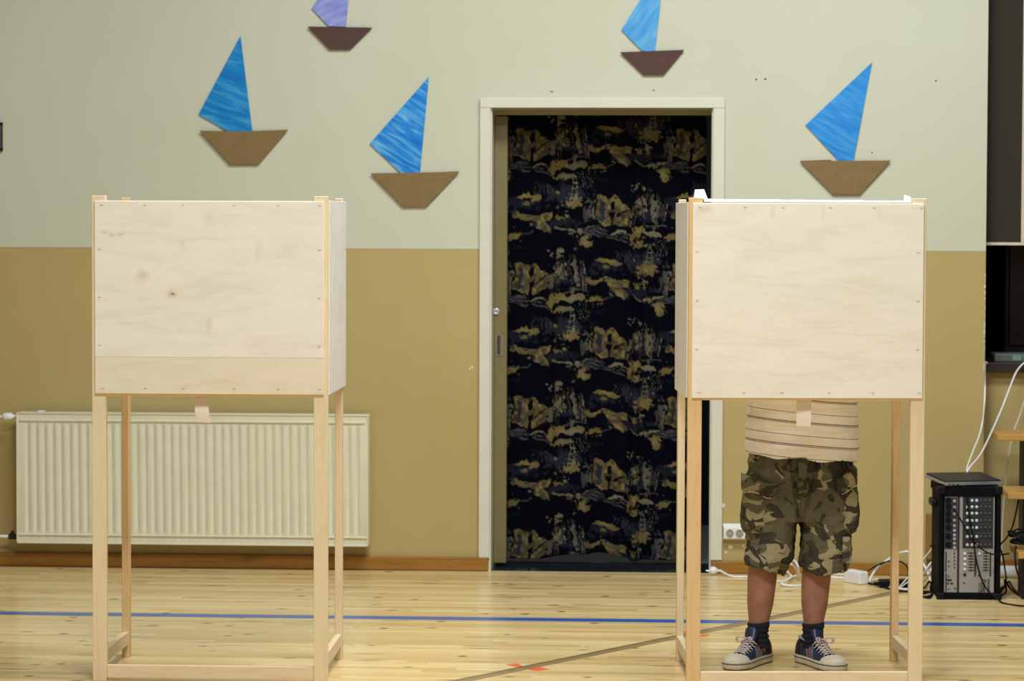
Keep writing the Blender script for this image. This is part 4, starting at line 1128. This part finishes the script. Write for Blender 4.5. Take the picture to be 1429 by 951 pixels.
# t-shirt: torso and short sleeves, hem open
bm = BM()
ring_loft(bm, [oval((lx(1114), .040, .715), .196, .132), oval((lx(1115.5), .040, .76), .201, .134), oval((lx(1115.5), .036, .83), .199, .132), oval((lx(1115.5), .028, .92), .192, .126), oval((MID, .006, 1.03), .185, .126), oval((MID, -.02, 1.12), .193, .126), oval((MID, -.042, 1.195), .186, .112), oval((MID, -.05, 1.243), .128, .088), oval((MID, -.056, 1.262), .075, .07)])
for s_ in (SL, SR):
    sh = Vector((MID + s_ * .175, -.045, 1.185)); el = Vector((MID + s_ * .225, -.115, 1.035))
    tube(bm, [sh + Vector((-s_ * .07, 0, .0)), sh, sh.lerp(el, .62)], [.066, .068, .066], 18)
bm = union(bm, .006, 6); bm.normal_update()
bmesh.ops.delete(bm, geom=[f for f in bm.faces if f.normal.z < -.55 and f.calc_center_median().z < .735], context='FACES')
for v in bm.verts:
    k = max(0, min(1, (.95 - v.co.z) / .2))
    v.co += v.normal * (.0045 * nz(v.co, (9, 9, 22), 2) + .004 * k * nz(v.co, (26, 26, 7), 5) + .0015 * nz(v.co, (60, 60, 60), 9))
    h = max(0, min(1, (.86 - v.co.z) / .12))            # hem hangs lower on the right
    v.co.z += h * (.010 - .062 * (v.co.x - MID) + .004 * math.sin(v.co.x * 42))
sh_o = obj('t_shirt', bm, 'shirt', per, True); sh_o['label'] = 'pale t-shirt with thin brown stripes'
sm = sh_o.modifiers.new('thickness', 'SOLIDIFY'); sm.thickness = .003

# cargo shorts
bm = BM()
ring_loft(bm, [oval((lx(1115), .040, .83), .168, .100), oval((lx(1115), .040, .76), .180, .112), oval((lx(1115), .040, .71), .188, .120), oval((lx(1114), .040, .65), .193, .134), oval((lx(1113), .036, .58), .192, .134), oval((lx(1112), .034, .51), .182, .124)])
LEG = {SL: [(1079, .62, .094, .118), (1074, .53, .094, .118), (1072, .45, .086, .110), (1071, .38, .084, .104), (1066, .33, .074, .098), (1064.5, .300, .070, .094)],
       SR: [(1149, .62, .096, .118), (1151, .53, .096, .118), (1150, .45, .090, .110), (1149.5, .38, .088, .106), (1149, .335, .085, .100), (1147.5, .305, .083, .097)]}
for s_ in (SL, SR):
    ring_loft(bm, [oval((lx(px), .030, z), rx, ry, 28, 2.4) for px, z, rx, ry in LEG[s_]])
bm = union(bm, .006, 5); bm.normal_update()
bmesh.ops.delete(bm, geom=[f for f in bm.faces if f.normal.z < -.6 and f.calc_center_median().z < .335], context='FACES')
for v in bm.verts:
    side = SL if v.co.x < lx(1110) else SR
    cx = lx(1070 if side == SL else 1149); low = max(0, min(1, (.62 - v.co.z) / .25))
    dn = .008 * nz(v.co, (10, 10, 6), 1) + .008 * low * nz(v.co, (20, 20, 9), 3) + .0065 * nz(v.co, (24, 24, 34), 6) + .0025 * nz(v.co, (70, 70, 60), 8)
    v.co += v.normal * dn
    if v.co.z < .46:
        h = min(1, (.46 - v.co.z) / .14); u = v.co.x - cx
        v.co.z += h * ((-.33 * u + .026) if side == SL else (.006 + .32 * abs(u - .005) + .004 * math.sin(u * 60)))
    # soft crease down the middle from the fly
    if v.co.y < 0 and v.co.z > .48: v.co.y += .020 * math.exp(-((v.co.x - lx(1098 + 60 * (.74 - v.co.z))) / .007) ** 2) + .020 * math.exp(-((v.co.x - lx(1136 - 90 * (.74 - v.co.z))) / .007) ** 2)
    if v.co.y < 0 and v.co.z > .5: v.co.y += .012 * math.exp(-((v.co.x - lx(1110)) / .014) ** 2)
so_ = obj('cargo_shorts', bm, 'camo', per, True); so_['label'] = 'knee-length camouflage cargo shorts'
sm = so_.modifiers.new('thickness', 'SOLIDIFY'); sm.thickness = .004
bm = BM(); box(bm, lx(1109), lx(1121), -.098, -.090, .60, .735, .003); box(bm, lx(1117), lx(1123), -.1, -.09, .648, .656)
obj('fly', bm, 'camo2', so_)
def pocket(px0, px1, py0, py1, yc, outx, flap):
    """bulging cargo pocket wrapped on the outer thigh"""
    x0, x1 = lx(px0), lx(px1); z1, z0 = (919 - py0) * PS, (919 - py1) * PS
    b_ = BM(); bx, bz = (x0 + x1) / 2, (z0 + z1) / 2
    bmesh.ops.create_cube(b_, size=1); bmesh.ops.subdivide_edges(b_, edges=b_.edges[:], cuts=7, use_grid_fill=True)
    for v in b_.verts:
        q_ = v.co * 2; r_ = (abs(q_.x) ** 4 + abs(q_.y) ** 4 + abs(q_.z) ** 5) ** .25
        q_ = q_ / max(r_, 1e-3) * max(abs(q_.x), abs(q_.y), abs(q_.z))
        low = .80 + .42 * (0.5 - v.co.z) - .75 * max(0, -.18 - v.co.z)
        v.co = Vector((bx + q_.x * (x1 - x0) / 2 * (low if q_.x * outx > 0 else 1), yc + q_.y * .085, bz + q_.z * (z1 - z0) / 2))
        v.co += Vector((nz(v.co, (30, 30, 24), 2), nz(v.co, (30, 30, 24), 4), nz(v.co, (30, 30, 30), 7))) * .010
    p_ = obj('cargo_pocket', flip_out(b_), 'camo2', so_, True)
    fx0, fx1, fz0, fz1 = flap
    b_ = BM(); bmesh.ops.create_cube(b_, size=1); bmesh.ops.subdivide_edges(b_, edges=b_.edges[:], cuts=6, use_grid_fill=True)
    for v in b_.verts:
        v.co = Vector(((lx(fx0) + lx(fx1)) / 2 + v.co.x * (lx(fx1) - lx(fx0)), yc + v.co.y * .19, ((919 - fz0) + (919 - fz1)) / 2 * PS + v.co.z * (fz1 - fz0) * PS))
        r_ = abs(v.co.y - yc) / .1; v.co.x -= outx * .02 * r_ ** 3; v.co.z += -.022 * (v.co.x - lx(fx0)) / (lx(fx1) - lx(fx0)) * (-outx) * 1.0 + .006 * math.sin(v.co.x * 70 + v.co.y * 30)
        v.co += Vector((0, 1, 1)) * (.004 * nz(v.co, (40, 40, 40), 3))
    f_ = obj('pocket_flap', flip_out(b_), 'camo', so_, True)
    f_['label'] = 'pocket flap with pale stitched edge'
    b_ = BM(); P = []
    for k in range(13):
        x = lx(fx0) + (lx(fx1) - lx(fx0)) * (.06 + .88 * k / 12)
        P.append((x, yc - .0965 + .004 * math.sin(k), (919 - fz1) * PS + .004 - .022 * (x - lx(fx0)) / (lx(fx1) - lx(fx0)) * (-outx) + .006 * math.sin(x * 70 + (yc - .095) * 30)))
    tube(b_, P, .0013, 6); obj('stitching', b_, 'lace', f_)
pocket(1032, 1068, 664, 738, .0, -1, (1031, 1074, 655, 676))
pocket(1166, 1194, 662, 736, .01, 1, (1168, 1192, 653, 678))
b_ = BM(); box(b_, lx(1046), lx(1057), -.078, -.066, (919 - 732) * PS, (919 - 698) * PS, .004); obj('small_pocket', b_, 'camo', so_)
b_ = BM(); box(b_, lx(1170), lx(1183), -.074, -.05, (919 - 775) * PS, (919 - 738) * PS, .006)
for v in b_.verts: v.co += Vector((nz(v.co, (60, 60, 60)), nz(v.co, (60, 60, 60), 3), 0)) * .004
obj('small_pocket', b_, 'camo2', so_)


def shoe(s_):
    """low trainer with rubber shell toe; built toe towards -y, heel at +y, then turned out"""
    b_ = None
    base = thing('shoe', None, None, (ANK[s_] + (-.002 if s_ > 0 else -.008), -.012, 0), TOE[s_]); base.parent = per; base.scale = (.96, .96, 1)
    # outline (half widths) along the foot
    st_ = [(.078, .022), (.072, .031), (.05, .036), (.02, .036), (-.02, .036), (-.06, .040), (-.10, .046), (-.135, .048), (-.165, .045), (-.188, .035), (-.200, .022), (-.2045, .008)]
    med = -s_                                        # medial side sign
    def outline(k, z, g=1.0):
        L_ = [Vector((-w_ * g * (1.04 if med < 0 else .98), y * (1 + (g - 1) * .4), z)) for y, w_ in st_]; R_ = [Vector((w_ * g * (1.04 if med > 0 else .98), y * (1 + (g - 1) * .4), z)) for y, w_ in st_]
        return L_ + R_[::-1]
    b_ = BM(); ring_loft(b_, [outline(0, .0, .97), outline(0, .005, 1.0)]); obj('outsole', flip_out(b_), 'outsole', base)
    b_ = BM(); ring_loft(b_, [outline(0, .004, 1.01), outline(0, .010, 1.05), outline(0, .026, 1.05), outline(0, .031, 1.02)])
    for v in b_.verts:
        if v.co.y < -.12 and v.co.z < .02: v.co.z += .0
    so2 = obj('midsole', flip_out(b_), 'shoe_sole', base, False)
    b_ = BM(); tube(b_, [p + Vector((0, 0, 0)) for p in outline(0, .0225, 1.058)] + [outline(0, .0225, 1.058)[0]], .0013, 6); obj('midsole_seam', flip_out(b_), 'outsole', base)
    # upper: arches along the foot
    prof = [(.074, .024, .052), (.068, .031, .080), (.05, .0345, .088), (.02, .0355, .078), (-.01, .036, .079), (-.04, .0375, .078), (-.07, .041, .066), (-.10, .0455, .055), (-.13, .047, .048), (-.16, .044, .0455), (-.183, .034, .042), (-.196, .020, .036)]
    def arch(y, hw, top, n=18, zb=.028, ex=2.3):
        P = []
        for k in range(n + 1):
            th = PI * k / n; cs, sn = math.cos(th), math.sin(th)
            P.append(Vector((hw * math.copysign(abs(cs) ** (2 / ex), cs), y, zb + (top - zb) * abs(sn) ** (2 / ex))))
        return P
    b_ = BM(); ring_loft(b_, [arch(*p) for p in prof[:10]], True, True)
    obj('upper', flip_out(b_), 'shoe_navy', base, True)
    # shell toe with ridges
    b_ = BM(); rg = []
    for y, hw, top in [(-.138, .0484, .0530), (-.148, .0482, .0515), (-.158, .0465, .0500), (-.170, .0425, .0480), (-.184, .0345, .0450), (-.196, .0225, .0400), (-.2015, .010, .033)]:
        P = arch(y, hw, top, 44, .026, 2.5)
        for k, p in enumerate(P):
            p += Vector((0, 0, .0011 * (1 if (k // 2) % 2 else -1)))
            if y == -.138: p.y += .012 * (1 - ((k - 22) / 22) ** 2) * -1 + .006
        rg.append(P)
    ring_loft(b_, rg, True, True); obj('toe_cap', flip_out(b_), 'shoe_toe', base, True)
    # heel counter and collar
    b_ = BM(); ring_loft(b_, [arch(.0765, .0245, .058), arch(.070, .0325, .088), arch(.052, .0362, .092), arch(.028, .0368, .080)], True, True); obj('heel_counter', flip_out(b_), 'shoe_dark', base, True)
    b_ = BM(); P = []
    for k in range(25):
        th = 2 * PI * k / 24; P.append(Vector((.033 * math.cos(th), .022 + .044 * math.sin(th), .088 + .006 * math.sin(th) + .004 * math.cos(2 * th))))
    tube(b_, P, .0052, 8); obj('collar', flip_out(b_), 'lining', base, True)
    # tongue
    b_ = BM(); rg = []
    for y, z, hw in ((-.085, .060, .016), (-.064, .076, .020), (-.050, .092, .025), (-.042, .108, .0275), (-.038, .126, .0270), (-.036, .134, .020)):
        rg.append([Vector((-hw, y + .008, z - .003)), Vector((-hw * .5, y, z)), Vector((hw * .5, y, z)), Vector((hw, y + .008, z - .003)), Vector((hw * .5, y + .007, z)), Vector((-hw * .5, y + .007, z))])
    ring_loft(b_, rg); obj('tongue', flip_out(b_), 'shoe_navy', base, True)
    b_ = BM(); tube(b_, [(med * .012, -.065, .0775), (med * .013, -.0515, .093), (med * .0135, -.0435, .109), (med * .0135, -.039, .127)], .0016, 6); obj('tongue_edge', flip_out(b_), 'lining', base)
    # laces: bars and crossings
    b_ = BM(); rows_ = [(-.122, .0530), (-.109, .0580), (-.096, .0635), (-.083, .0695), (-.070, .0770), (-.059, .0860)]
    for i, (y, z) in enumerate(rows_):
        hw = .021 + i * .0012
        tube(b_, [(-hw - .004, y + .006, z - .010), (-hw * .8, y, z - .001), (0, y - .004, z + .0035), (hw * .8, y, z - .001), (hw + .004, y + .006, z - .010)], .0036, 8, True, .6)
        if i < 5:
            y2, z2 = rows_[i + 1]
            for g in (-1, 1): tube(b_, [(g * hw, y, z + .001), (0, (y + y2) / 2, (z + z2) / 2 + .0055), (-g * hw, y2, z2 + .001)], .0030, 8, True, .6)
    rl = random.Random(3 + s_)
    for k in range(4):
        g = 1 if k % 2 else -1; a_ = .3 + k * .55
        P = [Vector((0, -.064, .094)), Vector((g * .018 - s_ * -.004, -.068 - .006 * k, .103)), Vector((g * .030 + s_ * .006, -.072 - .008 * k, .098)), Vector((g * .024 + s_ * .008, -.078 - .004 * k, .084))]
        if k < 2: P.append(Vector((g * .006, -.066, .094)))
        tube(b_, spline(P, 6), .0026, 7)
    obj('lace', flip_out(b_), 'lace', base, True)
    # three side stripes on both sides
    for g in (-1, 1):
        for k, mt in enumerate(('stripe_teal', 'stripe_red', 'stripe_teal')):
            y0 = -.073 + k * .021; b_ = BM(); rg = []
            for f in range(7):
                q_ = f / 6; th = .08 + q_ * .95; y = y0 + q_ * .030
                i = next(j for j in range(len(prof) - 1) if prof[j][0] >= y >= prof[j + 1][0]); A1, B1 = prof[i], prof[i + 1]; r_ = (A1[0] - y) / (A1[0] - B1[0])
                hw = A1[1] + (B1[1] - A1[1]) * r_; top = A1[2] + (B1[2] - A1[2]) * r_; ex = 2.3
                x = hw * math.cos(th) ** (2 / ex); z = .028 + (top - .028) * math.sin(th) ** (2 / ex)
                rg.append([Vector((g * (x - .002), y - .0055, z)), Vector((g * (x + .0012), y - .0055, z)), Vector((g * (x + .0012), y + .0055, z + .0005)), Vector((g * (x - .002), y + .0055, z + .0005))])
            ring_loft(b_, rg); o_ = obj('stripe', flip_out(b_), mt, base)
            o_['label'] = 'dull red side stripe' if k == 1 else 'teal side stripe'
    # sock
    return base


for s_ in (SL, SR):
    shoe(s_)
    b_ = BM(); P, R_ = [], []
    for k in range(40):
        f = k / 39; z = .060 + f * .086; fold = .0022 * math.sin(f * 30) * (1 if f < .8 else .3)
        P.append(Vector((ANK[s_] + .001 * math.sin(f * 9), -.012 + .002 * f, z))); R_.append(.0385 - .0025 * math.sin(f * PI) + fold + (.0015 if f > .72 else 0))
    tube(b_, P, R_, 26); obj('sock', flip_out(b_), 'sock', per, True)
bpy.context.view_layer.update()
